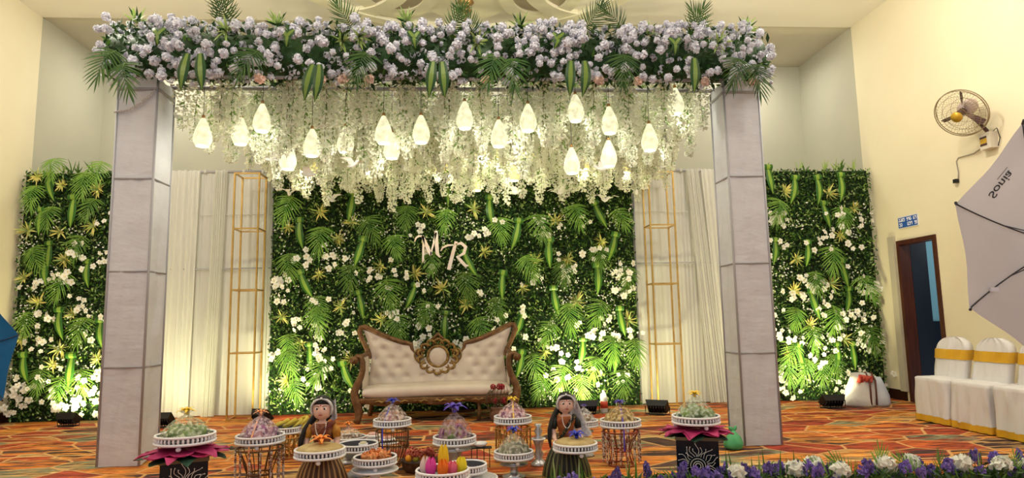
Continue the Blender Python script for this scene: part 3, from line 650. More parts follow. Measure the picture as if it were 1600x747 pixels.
BX = sorted(range(10), key=lambda i: BIRD[i][0]/BIRD[i][1])
for r_, i in enumerate(BX):
    tag(link('hanging_bird', BM, None, BIRD[i], (0, .1*math.sin(i), i*1.3+.4), 1.0), 'small white bird-shaped ornament hanging under the wisteria, %s from the left' % ORD[r_], 'ornament', 'white hanging ornaments')
YGLOW = GLOW.copy(); YGLOW.name = 'yellow_glowing_shade'; YGLOW.node_tree.nodes['Principled BSDF'].inputs['Emission Color'].default_value = (1.0, .80, .22, 1)
PMY = PM.copy(); PMY.materials[0] = YGLOW
YELP = [(0.17,8.45,3.55),(0.45,8.6,3.49),(0.81,8.45,3.48),(0.66,8.9,3.31),(0.14,9.2,3.23),(-0.34,8.8,3.4),(-1.3,8.7,3.45),(-2.1,8.8,3.4),(1.6,8.7,3.42),(2.2,8.8,3.4)]
for r_, i in enumerate(sorted(range(10), key=lambda i: YELP[i][0]/YELP[i][1])):
    x, y, z = YELP[i]
    t = thing('pendant_lamp', 'yellow glowing lamp half hidden behind the wisteria, %s from the left' % ORD[r_], 'lamp', (x, y, z), 0, 'yellow lamps behind the wisteria')
    link('lamp_shade', PMY, t, (0, 0, 0), (0, 0, i*.7), (1.0, 1.0, .7)); link('lamp_cap', CAPM, t, (0, 0, -.04))
    b = MB(); b.tube([(0, 0, .16), (0, 0, ZT-z)], .003, 5); b.build('cord', BLACK, t)
    l = bpy.data.lights.new('lamp_bulb', 'POINT'); l.energy = 5.5; l.color = (1, .93, .66); l.shadow_soft_size = .035
    o = bpy.data.objects.new('lamp_bulb', l); COL.objects.link(o); o.parent = t; o.location = (0, 0, -.14)

# ------------------------------------------------------------------ carved sofa
SWOOD = mat('carved_bronze_wood', (.20, .105, .045), .4, .25, col2=(.12, .055, .022), vscale=14, bump=.5, bscale=45)
SGOLD = mat('gilded_carving', (.36, .24, .08), .38, .5, col2=(.16, .08, .025), vscale=22, bump=.6, bscale=60)
UPH = mat('ivory_upholstery', (.66, .57, .50), .5, col2=(.61, .52, .45), vscale=4, bump=.1, bscale=90)
def sofa(loc):
    t = thing('carved_sofa', 'ivory tufted loveseat with winged carved wooden frame before the leaf wall', 'sofa', loc)
    def top(u):
        a = abs(u)
        P = [(0, .78), (.30, .80), (.38, .96), (.46, 1.005), (.62, 1.04), (.80, 1.11), (.95, 1.19), (1.04, 1.22)]
        for (a0, z0), (a1, z1) in zip(P, P[1:]):
            if a <= a1: return z0+(z1-z0)*(a-a0)/(a1-a0)
        return 1.22
    def half(z): return .95 if z < .5 else .95-.03*math.sin((z-.5)/.35*PI/2) if z < .85 else .92+.13*((z-.85)/.37)**1.1
    tufts = [(x*.215+(.107 if r % 2 else 0), .55+.125*r) for r in range(6) for x in range(-5, 6)]
    tufts = [(x, z) for x, z in tufts if z < top(x)-.06 and abs(x) < half(z)-.05 and not (abs(x) < .33 and z > .62)]
    b = MB(); rows = []
    for i in range(31):
        row = []
        for j in range(81):
            q = -1+2*j/80; zt = top(q*1.03); z = .40+(zt-.40)*i/30; x = q*half(z)
            d = min([math.hypot(x-tx, (z-tz)) for tx, tz in tufts])
            ed = min(1, (1-abs(q))*9, (zt-z)*9+.05, 1)
            y = -.05*ed**.5-.02+.03*math.exp(-(d/.035)**2)-.012*min(1, d/.09)
            row.append((x, y+.09*(z-.4)/.8, z))
        rows.append(row)
    b.grid(rows); b.grid([[(p[0], .13+.09*(p[2]-.4)/.8, p[2]) for p in r] for r in rows[::5]]); b.build('backrest', UPH, t, True)
    for tx, tz in tufts:
        b = MB(); b.ball((tx, -.032+.09*(tz-.4)/.8, tz), .012, 8); b.build('button', SILVER, t, True)
    # top rail of each wing, ending in a scroll beside the medallion
    for s in (-1, 1):
        pts = [(s*.20, .01, .84), (s*.28, .005, .845), (s*.34, .01, .875), (s*.365, .01, .93), (s*.37, .015, .985), (s*.42, .02, 1.0), (s*.48, .02, 1.01), (s*.62, .03, 1.055), (s*.80, .04, 1.13), (s*.93, .05, 1.195), (s*1.02, .055, 1.235), (s*1.075, .055, 1.225), (s*1.09, .05, 1.17), (s*1.06, .045, 1.08), (s*1.0, .03, .96), (s*.955, .02, .86), (s*.945, .01, .8)]
        b = MB(); b.tube(pts, [.02, .022, .024, .026, .03, .034, .036, .036, .036, .038, .04, .042, .04, .036, .034, .034, .03], 8, flat=1.4); b.build('wing_rail', SWOOD, t, True)
        # arm: scroll, post curving into the front leg, pad
        pts = [(s*1.06, -.50, .83), (s*1.03, -.50, .86), (s*.98, -.50, .85), (s*.955, -.50, .78), (s*.955, -.50, .68), (s*.985, -.50, .58), (s*1.035, -.50, .48), (s*1.06, -.50, .40), (s*1.05, -.50, .32), (s*1.02, -.50, .24), (s*1.0, -.50, .15), (s*1.01, -.51, .06), (s*1.03, -.52, .0)]
        b = MB(); b.tube(pts, [.03, .034, .036, .036, .038, .042, .046, .052, .058, .06, .052, .042, .046], 8, flat=1.2); b.build('arm_post', SWOOD, t, True)
        b = MB(); b.tube([(s*1.065, -.56, .81), (s*1.065, -.44, .81)], .052, 14); b.ball((s*1.065, -.57, .81), .022, 8); b.build('arm_scroll', SWOOD, t, True)
        b = MB(); b.tube([(s*1.0, -.48, .855), (s*.99, -.3, .85), (s*.985, -.1, .86), (s*.975, .03, .88)], [.032, .036, .036, .03], 8); b.build('arm_rail', SWOOD, t, True)
        b = MB(); b.grid([[(s*.965, -.47, z), (s*.96, -.2, z), (s*.95, .0, z)] for z in (.42, .55, .70, .84)]); b.grid([[(s*1.01, -.47, z), (s*1.0, -.2, z), (s*.99, .0, z)] for z in (.42, .55, .70, .84)]); b.build('arm_panel', UPH, t, True)
        b = MB(); b.tube([(s*.9, .12, .40), (s*.93, .16, .2), (s*.96, .2, 0)], [.04, .032, .028], 8); b.build('rear_leg', SWOOD, t, True)
        b = MB(); b.tube([(s*.55, -.46, .27), (s*.56, -.47, .12), (s*.55, -.48, 0)], [.03, .022, .026], 8); b.build('middle_leg', SWOOD, t, True)
    # seat cushion
    b = MB(); rows = []
    for i in range(15):
        a = -PI*.5+PI*i/14; row = []
        for j in range(41):
            q = -1+2*j/40; e = (1-abs(q)**10)
            y = -.53+.07*(1-math.cos(a))*1 if False else -.47-.07*math.cos(a); z = .385+.075*math.sin(a)*(.6+.4*e)
            row.append((q*.955, y, z+.008*math.sin(q*3+1)))
        rows.append(row)
    rows += [[(p[0], -.25, p[2]+.012+.006*math.sin(p[0]*4)) for p in rows[-1]], [(p[0], .0, p[2]+.015) for p in rows[-1]], [(p[0], .02, .38) for p in rows[-1]]]
    b.grid(rows); b.build('seat_cushion', UPH, t, True)
    b = MB()
    rows = []
    for j in range(61):
        q = -1+2*j/60; zb = .235-.02*math.cos(q*PI*3)
        rows.append([(q*1.0, -.52, .32), (q*1.0, -.545, .30), (q*1.0, -.54, zb+.02), (q*1.0, -.53, zb), (q*1.0, -.48, zb), (q*1.0, -.48, .32)])
    b.grid(rows); b.box((0, -.2, .27), (1.9, .55, .06)); b.build('seat_rail', SWOOD, t)
    b = MB()
    for q in (-.7, -.45, -.2, .05, .3, .55, .8): b.tube([(q-.1, -.55, .27), (q-.04, -.56, .285), (q, -.56, .265), (q+.04, -.56, .285), (q+.1, -.55, .27)], [.006, .014, .018, .014, .006], 6)
    b.build('rail_carving', SGOLD, t, True)
    # medallion: padded roundel, ring and openwork carving round it
    md = MB(); md.ball((0, 0, 0), .128, 24, 0, (1, .28, 1)); m = md.build('medallion_pad', UPH, t, True, (0, -.03, .815))
    b = MB(); b.tube([(.142*math.cos(2*PI*i/32), -.01, .142*math.sin(2*PI*i/32)) for i in range(33)], .020, 8, caps=False); b.build('medallion_ring', SGOLD, m, True)
    for i in range(14):
        a = 2*PI*i/14+.2; b = MB(); pts = []
        for k in range(10):
            q = k/9; rr = .165+.075*math.sin(PI*q); aa = a+(.62)*(q-.5)*1.15
            pts.append((rr*math.cos(aa)*1.18, -.01-.015*math.sin(q*PI), rr*math.sin(aa)*1.0))
        b.tube(pts, [.012+.010*math.sin(PI*k/9) for k in range(10)], 6); b.build('scroll_leaf', SGOLD, m, True)
    for s in (-1, 1):
        b = MB(); b.tube([(s*(.27+.05*math.cos(2*PI*i/16)), -.01, .02+.08*math.sin(2*PI*i/16)) for i in range(17)], .014, 6, caps=False); b.build('scroll_leaf', SGOLD, m, True)
    b = MB(); b.tube([(-.13, 0, .20), (-.06, -.015, .25), (0, -.02, .31), (.06, -.015, .25), (.13, 0, .20)], [.012, .02, .026, .02, .012], 8); b.build('crest', SWOOD, m, True)
    return t
sofa((-.42, 9.28, 0))

# ------------------------------------------------------------------ gold stands
def gold_stand(x0, x1, y0, y1, label):
    cx, cy = (x0+x1)/2, (y0+y1)/2; hx, hy = (x1-x0)/2, (y1-y0)/2
    t = thing('gold_frame_stand', label, 'stand', (cx, cy, 0), 0, 'tall gold frame stands')
    for a in (-hx, hx):
        for c in (-hy, hy): b = MB(); b.box((a, c, 1.72), (.022, .022, 3.44)); b.build('post', GOLD, t)
    for z in (.02, .91, 1.78, 2.64, 3.43):
        b = MB()
        for s in (-1, 1): b.box((0, s*hy, z), (2*hx-.022, .02, .02)); b.box((s*hx, 0, z), (.02, 2*hy-.022, .02))
        b.build('shelf_frame', GOLD, t)
        if .5 < z < 3: b = MB(); b.box((0, 0, z+.004), (2*hx-.03, 2*hy-.03, .006)); b.build('glass_shelf', mat('clear_acrylic', (.9, .9, .85), .1, transp=.75), t)
gold_stand(-3.27, -2.93, 9.30, 9.62, 'tall open gold frame stand before the left curtain')
gold_stand(2.68, 3.05, 9.30, 9.62, 'tall open gold frame stand before the right curtain')
c = thing('crystal_dish', 'white dish with crystal finial on top of the right gold stand', 'dish', (2.88, 9.46, 3.44))
b = MB(); b.lathe([(.03, 0), (.05, .01), (.13, .05), (.155, .075), (.145, .075), (.1, .055), (.02, .03)], 22); b.build('bowl', WHITEM, c, True)
b = MB(); b.tube([(0, 0, .03), (0, 0, .12), (0, 0, .17)], [.012, .02, .004], 8); b.build('finial', SILVER, c, True)

# ------------------------------------------------------------------ floor floodlights (each lights the panel behind it)
FACE = mat('lit_led_face', (1, 1, 1), .3, emit=(1, .95, .62), estr=12)
FLOODC = (1.0, .93, .50)
def flood(loc, label, power, tgt, lit=True, wd=.26):
    t = thing('floodlight', label, 'floodlight', loc)
    v = Vector(tgt)-Vector(loc); yaw = math.atan2(v.x, v.y)*-1; el = math.atan2(v.z, math.hypot(v.x, v.y))
    t.rotation_euler = (0, 0, yaw)
    R = Matrix.Rotation(el, 4, 'X')
    def P(x, y, z): return tuple(Vector((0, 0, .11))+(R.to_3x3() @ Vector((x, y, z))))
    b = MB(); b.grid([[P(x, -.05, z) for x, z in ((-wd*.4, -.07), (wd*.4, -.07), (wd*.4, .07), (-wd*.4, .07))], [P(x, .03, z) for x, z in ((-wd/2, -.095), (wd/2, -.095), (wd/2, .095), (-wd/2, .095))]], 0, True)
    b.face([P(x, -.05, z) for x, z in ((-wd*.4, -.07), (wd*.4, -.07), (wd*.4, .07), (-wd*.4, .07))]); b.face([P(x, .028, z) for x, z in ((-wd/2, -.095), (wd/2, -.095), (wd/2, .095), (-wd/2, .095))])
    for i in range(7): b.add(fin_mb(P, -wd*.36+wd*.72*i/6), Matrix())
    b.build('housing', BLACK, t)
    b = MB(); b.face([P(x, .032, z) for x, z in ((-wd*.45, -.08), (wd*.45, -.08), (wd*.45, .08), (-wd*.45, .08))]); b.build('led_face', FACE, t)
    b = MB(); s = wd/2+.012; b.tube([P(-s, 0, 0), (-s, 0, .012), (s, 0, .012), P(s, 0, 0)], .008, 6); b.box((0, 0, .006), (.2, .12, .012)); b.build('bracket', BLACK, t)
    l = bpy.data.lights.new('flood_beam', 'AREA'); l.shape = 'RECTANGLE'; l.size = wd*.8; l.size_y = .14; l.energy = power; l.color = FLOODC; l.spread = 2.4
    o = bpy.data.objects.new('flood_beam', l); COL.objects.link(o); o.parent = t
    d = R.to_3x3() @ Vector((0, 1, 0)); o.location = P(0, .04, 0); o.rotation_euler = d.to_track_quat('-Z', 'Y').to_euler()
def fin_mb(P, x):
    b = MB(); k = [P(x+dx, y, z) for dx in (-.004, .004) for y, z in ((-.05, -.06), (-.075, -.05), (-.075, .05), (-.05, .06))]
    b.v = [tuple(p) for p in k]; b.f = [(0, 1, 2, 3), (7, 6, 5, 4), (1, 5, 6, 2), (0, 4, 5, 1), (3, 2, 6, 7)]; b.m = [0]*5; return b
flood((-5.32, 9.30, 0), 'glowing floodlight on the floor under the left leaf wall', 16, (-5.3, 9.85, .9))
flood((-3.95, 8.95, 0), 'black floodlight behind the left column facing the left curtain', 8, (-3.9, 9.9, 1.0))
flood((-2.72, 9.02, 0), 'black floodlight on the floor at the foot of the left gold stand', 20, (-2.3, 9.85, .9))
flood((1.62, 9.05, 0), 'black floodlight on the floor right of the sofa', 28, (1.62, 9.85, 1.0), wd=.30)
flood((2.52, 8.80, 0), 'black floodlight on the floor before the right curtain', 9, (3.1, 9.9, 1.1), wd=.3)
flood((5.02, 8.92, 0), 'black floodlight on the floor beside the white sack', 20, (5.1, 9.85, 1.1), wd=.32)

# ------------------------------------------------------------------ sack, green bag, bouquet by the sofa
SACK = mat('white_woven_sack', (.58, .56, .53), .7, bump=.5, bscale=12); REDC = mat('red_cloth', (.40, .035, .03), .7, col2=(.55, .10, .06), vscale=14)
BLUEP = mat('blue_white_plastic', (.55, .60, .68), .5, bump=.4, bscale=10)
t = thing('sack_bag', 'white sack bag with red cloth showing, on the floor by the right leaf wall', 'bag', (5.55, 9.08, 0))
b = MB(); b.lathe([(.26, 0), (.29, .03), (.27, .12), (.22, .26), (.16, .38), (.12, .46), (.10, .44)], 28, sy=.62, fn=lambda a, z: 1+.07*math.sin(a*3+z*9)+.05*math.sin(a*7-z*14)); b.build('sack_body', SACK, t, True)
b = MB(); b.lathe([(.16, 0), (.18, .03), (.16, .14), (.10, .30), (.06, .40)], 20, (.2, -.05, 0), sy=.6, fn=lambda a, z: 1+.08*math.sin(a*4+z*12)); b.build('side_pocket', BLUEP, t, True)
for i in range(4): b = MB(); b.tube([(-.11+.05*i, -.12+.03*i, .33), (-.08+.05*i, -.13, .42-.02*i), (0.0+.04*i, -.1, .40), (.08, -.08, .34)], [.03, .035, .035, .025], 8, flat=.6); b.build('red_cloth_fold', REDC, t, True)
for x in (.03, .11): b = MB(); b.tube([(x-.02, -.19, .03), (x, -.165, .2), (x+.02, -.13, .36), (x+.01, -.06, .47), (x, .02, .42)], .012, 6); b.build('strap', mat('brown_strap', (.10, .03, .02), .6), t, True)
t = thing('plastic_bag', 'small knotted green plastic bag on the carpet beside the right column', 'bag', (2.58, 6.42, 0))
GBAG = mat('green_plastic', (.12, .50, .22), .35, transl=.2, bump=.4, bscale=14)
b = MB(); b.lathe([(.05, 0), (.085, .02), (.09, .06), (.065, .12), (.03, .165), (.02, .18)], 22, fn=lambda a, z: 1+.1*math.sin(a*5+z*30)); b.build('bag_body', GBAG, t, True)
b = MB(); b.tube([(0, 0, .17), (-.02, 0, .20), (-.045, 0, .215)], [.012, .02, .004], 6); b.tube([(0, 0, .17), (.025, 0, .20), (.04, 0, .225)], [.012, .018, .004], 6); b.build('knot', GBAG, t, True)
t = thing('dried_bouquet', 'wicker vase of curved brown stems with dark red flowers by the sofa arm', 'bouquet', (.36, 8.62, 0))
RED = mat('dark_red_flower', (.30, .02, .03), .6, objvar=.2); WICK = mat('wicker', (.10, .05, .03), .7, col2=(.18, .10, .06), vscale=30)
b = MB(); b.lathe([(.06, 0), (.09, .05), (.10, .10), (.07, .16), (.085, .18)], 16); b.build('vase', WICK, t, True)
RP = pom_mesh(90, .045, 24, 'red_flower', RED)
for i in range(9):
    a = i*2.4; q = .06+.012*i; p = [(0, 0, .15), (q*math.cos(a)*.6, q*.3*math.sin(a), .26), (q*math.cos(a), q*.4*math.sin(a), .36+.01*(i % 3)), (q*math.cos(a)*.7+.03, q*.3*math.sin(a), .44)]
    b = MB(); b.tube(p, [.006, .005, .004, .003], 5); b.build('stem', STEM, t, True)
    if i % 2 == 0: link('red_flower', RP, t, p[-1] if i < 6 else p[1], (0, i, 0), .8)
for i in range(3): b = MB(); b.tube([(-.05-.02*i, -.05, .40), (-.12-.01*i, -.05, .33), (-.13, -.05, .22), (-.07-.02*i, -.05, .14)], .006, 5); b.build('vine', STEM, t, True)

# ------------------------------------------------------------------ covered chairs along the right wall
COVER = mat('white_chair_cover', (.70, .69, .70), .65, bump=1.0, bscale=9, stretch=(1, 1, .5)); SASH = mat('golden_sash', (.72, .42, .03), .4, col2=(.62, .34, .02), vscale=6)
def chair(yc, label, seed):
    t = thing('covered_chair', label, 'chair', (5.70, yc, 0), 0, 'cloth-covered chairs along the right wall')
    hw = .270                                            # local +x is away from the stage centre (towards the wall); front faces -x
    def wr(u, z): return .022*noise.noise(Vector((u*6+seed, z*3, seed)))+.012*noise.noise(Vector((u*17, z*4, seed+2)))
    # skirted seat: front, sides, top
    per = [(-.26, hw), (-.26, -hw), (.16, -hw), (.16, hw)]
    b = MB(); rows = []; n = 14
    for z in [.075+.435*k/12 for k in range(13)]:
        row = []
        for i in range(4):
            a, c = per[i], per[(i+1) % 4]; nx, ny = -(c[1]-a[1]), (c[0]-a[0]); L_ = math.hypot(nx, ny)
            for j in range(n):
                u = j/n; q = wr(u+i, z)+.012*(1-z/.5)*math.sin((u+i)*26+seed); fl = 1+.05*(1-z/.5); cor = 1-.03*(abs(u-.5)*2)**6
                row.append((((a[0]+(c[0]-a[0])*u)*fl-nx/L_*q*-1)*cor, ((a[1]+(c[1]-a[1])*u)*fl+ny/L_*q)*cor, z))
        rows.append(row)
    rows.append([(p[0]*.93, p[1]*.93, .522) for p in rows[-1]]); rows.append([(p[0]*.5, p[1]*.5, .53) for p in rows[-1]]); rows.append([(0, 0, .53) for p in rows[-1]])
    b.grid(rows, 0, True); b.build('seat_cover', COVER, t, True)
    b = MB(); rows = []
    for z in (.012, .045, .085):
        rows.append([(p[0]*1.015, p[1]*1.012, z) for p in rows_base(per, n, seed)])
    b.grid(rows, 0, True); b.build('hem_band', SASH, t, True)
    # rounded backrest, leaning towards the wall
    def back(zlist, grow, name, m):
        b = MB(); F, K = [], []
        for z in zlist:
            q = (z-.5)/.5; hwz = hw*(.90+.03*q) if q < .62 else hw*.93*math.sqrt(max(.0, 1-((q-.62)/.385)**2.6))
            xo = .03+.10*q; F.append([(xo-.035-grow-.02*math.cos(u*PI/2)+wr(u, z), u*(hwz+grow), z) for u in [-1+2*j/16 for j in range(17)]])
            K.append([(xo+.04+grow, u*(hwz+grow), z) for u in [-1+2*j/16 for j in range(17)]])
        b.grid([f+list(reversed(k)) for f, k in zip(F, K)], 0, True); b.build(name, m, t, True)
    back([.46+.535*i/20 for i in range(21)], 0, 'backrest_cover', COVER); back([.735+.115*i/6 for i in range(7)], .008, 'sash', SASH)
    for x, y in ((-.2, -.2), (-.2, .2), (.12, -.2), (.12, .2)): b = MB(); b.tube([(x, y, 0), (x, y, .45)], .015, 6); b.build('leg', SILVER, t)
def rows_base(per, n, seed):
    row = []
    for i in range(4):
        a, c = per[i], per[(i+1) % 4]
        for j in range(n):
            u = j/n; q = .012*math.sin((u+i)*26+seed); cor = 1-.03*(abs(u-.5)*2)**6
            row.append(((a[0]+(c[0]-a[0])*u)*1.05*cor+q, (a[1]+(c[1]-a[1])*u)*1.05*cor+q*.5, 0))
    return row
chair(7.54, 'white covered chair with golden sash, nearest the doorway', 1.0)
chair(6.93, 'white covered chair with golden sash, second from the doorway', 4.0)
chair(6.32, 'white covered chair with golden sash, cut by the right edge of the picture', 8.0)

# ------------------------------------------------------------------ wall fan, cable, sign
FANG = mat('fan_guard_chrome', (.34, .27, .17), .35, .6); FANM = mat('fan_motor_mauve', (.55, .45, .43), .45); FANB = mat('fan_blade_brown', (.07, .03, .025), .4); FANY = mat('fan_badge_gold', (.62, .38, .04), .35, .3)
t = thing('wall_fan', 'caged wall fan with brown blades above the doorway side of the right wall', 'fan', (6.46, 7.40, 3.42))
fc = Vector((-.36, .02, .30)); ax = Vector((-1.15, -.42, -.78)).normalized(); sx_ = ax.cross(Vector((0, 0, 1))).normalized(); sy_ = sx_.cross(ax)
def FP(r, a, h): return fc+sx_*r*math.cos(a)+sy_*r*math.sin(a)+ax*h
b = MB()
for r, h in ((.30, .0), (.30, -.035), (.245, .05), (.18, .075), (.12, .09), (.245, -.08), (.16, -.11)):
    b.tube([FP(r, 2*PI*i/36, h) for i in range(37)], .006 if r == .30 else .0025, 5, caps=False)
for i in range(44):
    a = 2*PI*i/44; b.tube([FP(.06, a, .10), FP(.18, a+.12, .075), FP(.26, a+.2, .04), FP(.30, a+.24, 0)], .0016, 3, caps=False); b.tube([FP(.06, a, -.12), FP(.2, a, -.10), FP(.30, a, -.035)], .0016, 3, caps=False)
b.build('guard', FANG, t)
for k in range(3):
    a0 = 2*PI*k/3+1.9; b = MB(); rows = []
    for i in range(7):
        r = .045+.225*i/6; w_ = .16+.16*math.sin(PI*min(1, .2+.75*i/6))
        rows.append([FP(r, a0-w_*.5+w_*j/3, -.05+.05*(j/3-.5)) for j in range(4)])
    b.grid(rows); b.build('blade', FANB, t, True)
b = MB(); b.tube([FP(0, 0, .085), FP(0, 0, .11)], .065, 18); b.build('badge', FANY, t, True)
b = MB(); b.tube([FP(0, 0, .02), FP(0, 0, -.06)], .05, 14); b.build('hub', FANB, t, True)
b = MB(); b.tube([FP(0, 0, -.09), FP(0, 0, -.12), FP(0, 0, -.22), FP(0, 0, -.29), FP(0, 0, -.31)], [.07, .095, .10, .075, .03], 18); b.build('motor', FANM, t, True)
b = MB(); b.tube([FP(0, 0, -.2), FP(0, 0, -.2)+Vector((.02, -.02, -.12)), Vector((-.06, 0, .08)), Vector((-.04, 0, .02))], .022, 8); b.build('arm', FANB, t, True)
b = MB(); b.box((-.05, 0, -.05), (.10, .17, .20)); bx_ = b.build('control_box', mat('fan_box_ivory', (.66, .60, .50), .5), t)
b = MB(); b.box((-.102, .02, -.05), (.006, .10, .06)); b.build('label_plate', FANY, bx_)
for z in (-.005, -.095): b = MB(); b.box((-.103, .02, z), (.006, .10, .02)); b.build('label_bar', FANB, bx_)
b = MB(); b.tube([(-.015, .08, -.08), (-.012, .30, -.13), (-.012, .56, -.12), (-.012, .60, -.16), (-.012, .585, -.32), (-.012, .60, -.40)], .007, 6); b.build('power_cable', mat('grey_cable', (.40, .36, .30), .6), t, True)
b = MB(); b.box((-.03, .62, -.42), (.05, .05, .05)); b.build('plug', BLACK, t)
b = MB(); b.tube([(-.05, -.05, .04), (-.03, -.12, .08), (-.02, -.14, -.05), (-.02, -.10, -.14)], .006, 5); b.build('loop_cable', BLACK, t, True)
t = thing('door_sign', 'small blue wall sign with two lines of white script above the doorway', 'sign', (6.455, 9.05, 2.62))
b = MB(); b.box((0, 0, 0), (.014, .43, .17)); b.build('sign_board', mat('white_sign_edge', (.8, .82, .85), .5), t)
b = MB(); b.box((-.008, 0, 0), (.008, .41, .15)); b.build('sign_face', mat('blue_sign', (.02, .10, .42), .4), t)
rnd = random.Random(3); WS = mat('sign_white', (.9, .9, .92), .5)
b = MB()
for zz in (.034, -.036):                                 # rounded script glyphs, too small to read
    y = .185
    while y > -.18:
        wd_ = rnd.uniform(.022, .034)
        if rnd.random() < .84:
            n = 9; a1 = rnd.uniform(3.6, 5.8); a0 = rnd.uniform(0, 3)
            b.tube([(-.0135, y-wd_/2+math.cos(a0+a1*i/n)*wd_*.42, zz+math.sin(a0+a1*i/n)*.020) for i in range(n+1)], .0045, 4)
            b.tube([(-.0135, y-wd_*.1, zz+.024), (-.0135, y-wd_*.9, zz+.026)], .004, 4)
        y -= wd_+.006
b.build('sign_lettering', WS, t)

# ------------------------------------------------------------------ photo umbrella on the right, blue umbrella at the left edge
UMB = mat('umbrella_nylon', (.66, .64, .69), .6, col2=(.61, .59, .64), vscale=3, transl=.35); RIB = mat('umbrella_rib', (.07, .07, .08), .4, .5)
def umbrella(name, label, C, ax, rad, roll, m, depth, nr=8, stand_z=None):
    ax = Vector(ax).normalized(); s = ax.cross(Vector((0, 0, 1))).normalized(); u = s.cross(ax)
    t = thing(name, label, 'umbrella', C)
    def P(q, a, lift=0):                                 # q 0..1 along the rib; axis points away from the viewer
        sag = 1-.10*abs(math.sin(a*nr/2-roll*nr/2))*q**2
        r = rad*q*sag; h = depth*(1-q**1.8)
        return (s*math.cos(a)+u*math.sin(a))*r+ax*(h+lift)
    for k in range(nr):
        b = MB(); rows = []
        for i in range(9):
            q = max(.02, i/8); rows.append([P(q, roll+2*PI*(k+j/8)/nr) for j in range(9)])
        b.grid(rows); b.build('canopy_panel', m, t, True)
        b = MB(); b.tube([P(q/8 if q else .02, roll+2*PI*k/nr, -.008) for q in range(9)], .0035, 5); rb = b.build('rib', RIB, t, True)
        b = MB(); b.tube([P(1, roll+2*PI*k/nr, -.008), P(1.025, roll+2*PI*k/nr, -.02)], .007, 6); b.build('rib_tip', RIB, rb)
        b = MB(); b.tube([P(.5, roll+2*PI*k/nr, -.01), ax*(depth*.35)], .0028, 5); b.build('stretcher', RIB, t)
    b = MB(); b.tube([ax*(depth+.03), ax*(-.45)], .006, 8); b.build('shaft', RIB, t, True)
    return t, P, s, u, ax
uC = Vector((2.832, 2.75, 1.588)); t, P, us, uu, uax = umbrella('photo_umbrella', 'large white photo umbrella with dark ribs at the right edge', uC, (.142, 1, .073), .622, 2.036, UMB, .20)
fc_ = bpy.data.curves.new('print', 'FONT'); fc_.body = 'Sonia'; fc_.size = 1; fc_.align_x = 'CENTER'; fc_.align_y = 'CENTER'; fc_.shear = .3; fc_.offset = .012
fo = bpy.data.objects.new('print', fc_); COL.objects.link(fo); bpy.context.view_layer.update()
me = bpy.data.meshes.new_from_object(fo.evaluated_get(bpy.context.evaluated_depsgraph_get())); bpy.data.objects.remove(fo); me.name = 'umbrella_print'
a_, q_ = 2.036+PI/8+.02, .76; c0 = P(q_, a_, -.006); e1 = (P(q_, a_-.05)-P(q_, a_+.05)).normalized(); e2 = (P(q_-.05, a_)-P(q_+.05, a_)).normalized()
for v in me.vertices: v.co = c0+e1*v.co.x*.072+e2*v.co.y*.072+uax*(.20*(1-(q_-v.co.y*.072/.62)**1.8)-.20*(1-q_**1.8))*0
b = MB(); b.box((0, 0, 0), (1, 1, 1)); k0 = c0+e1*.05-e2*.040
b = MB(); b.face([k0-e1*.045-e2*.002, k0+e1*.03-e2*.002, k0+e1*.03+e2*.002, k0-e1*.045+e2*.002]); 
INK = mat('dark_print', (.06, .06, .07), .6); me.materials.clear(); me.materials.append(INK)
pr = link('umbrella_print', me, t); b.build('print_underline', INK, pr)
b = MB(); b.box(P(.72, 2.036+PI/2, -.02), (.04, .012, .02)); b.build('rib_clip', WHITEM, t)
def light_stand(x, y, z, label):
    t = thing('light_stand', label, 'stand', (x, y, 0))
    b = MB(); b.tube([(0, 0, .25), (0, 0, z)], .012, 8); b.build('pole', BLACK, t, True)
    b = MB(); b.box((0, 0, z), (.06, .06, .08)); b.build('umbrella_bracket', BLACK, t)
    for k in range(3):
        a = 2*PI*k/3+.4; b = MB(); b.tube([(0, 0, .5), (.42*math.cos(a), .42*math.sin(a), .01)], .009, 6); b.build('leg', BLACK, t, True)
light_stand(2.78, 2.36, 1.54, 'black tripod light stand carrying the white photo umbrella')
UBL = mat('blue_nylon', (.015, .14, .36), .5, transl=.2); 
umbrella('photo_umbrella', 'blue photo umbrella of which only a corner shows at the left edge', (-3.40, 4.4, 1.13), (-.1, 1, .0), .53, .24, UBL, .22)
light_stand(-3.36, 4.02, 1.12, 'black tripod light stand under the blue umbrella')

# ------------------------------------------------------------------ trays, hampers, stands
MAG = mat('magenta_petal', (.42, .02, .13), .55, transl=.2, col2=(.55, .06, .20), vscale=12); DKG = mat('dark_green_petal', (.015, .06, .035), .5)
NETC = {}
def net_shader(col):
    m = mat('net_wrap', tuple(min(1, c*1.25) for c in col), .2, transp=.7, spec=.8, bump=.8, bscale=35); nt = m.node_tree; N = nt.nodes
    tc = N.new('ShaderNodeTexCoord'); nz = N.new('ShaderNodeTexNoise'); nz.inputs['Scale'].default_value = 38; nz.inputs['Detail'].default_value = 5
    nt.links.new(tc.outputs['Object'], nz.inputs['Vector']); mr = N.new('ShaderNodeMapRange'); mr.inputs['From Min'].default_value = .40; mr.inputs['From Max'].default_value = .62
    mr.inputs['To Min'].default_value = .95; mr.inputs['To Max'].default_value = .42; nt.links.new(nz.outputs['Fac'], mr.inputs['Value'])  # denser noise patches imitate crinkle highlights on the net
    mx = [n for n in N if n.type == 'MIX_SHADER'][0]; nt.links.new(mr.outputs['Result'], mx.inputs[0]); return m
def netmat(col):
    if col not in NETC: NETC[col] = net_shader(col)
    return NETC[col]
def cmat(name, col): 
    m = bpy.data.materials.get(name); return m or mat(name, col, .45, col2=tuple(c*.7 for c in col), vscale=20, objvar=.2)
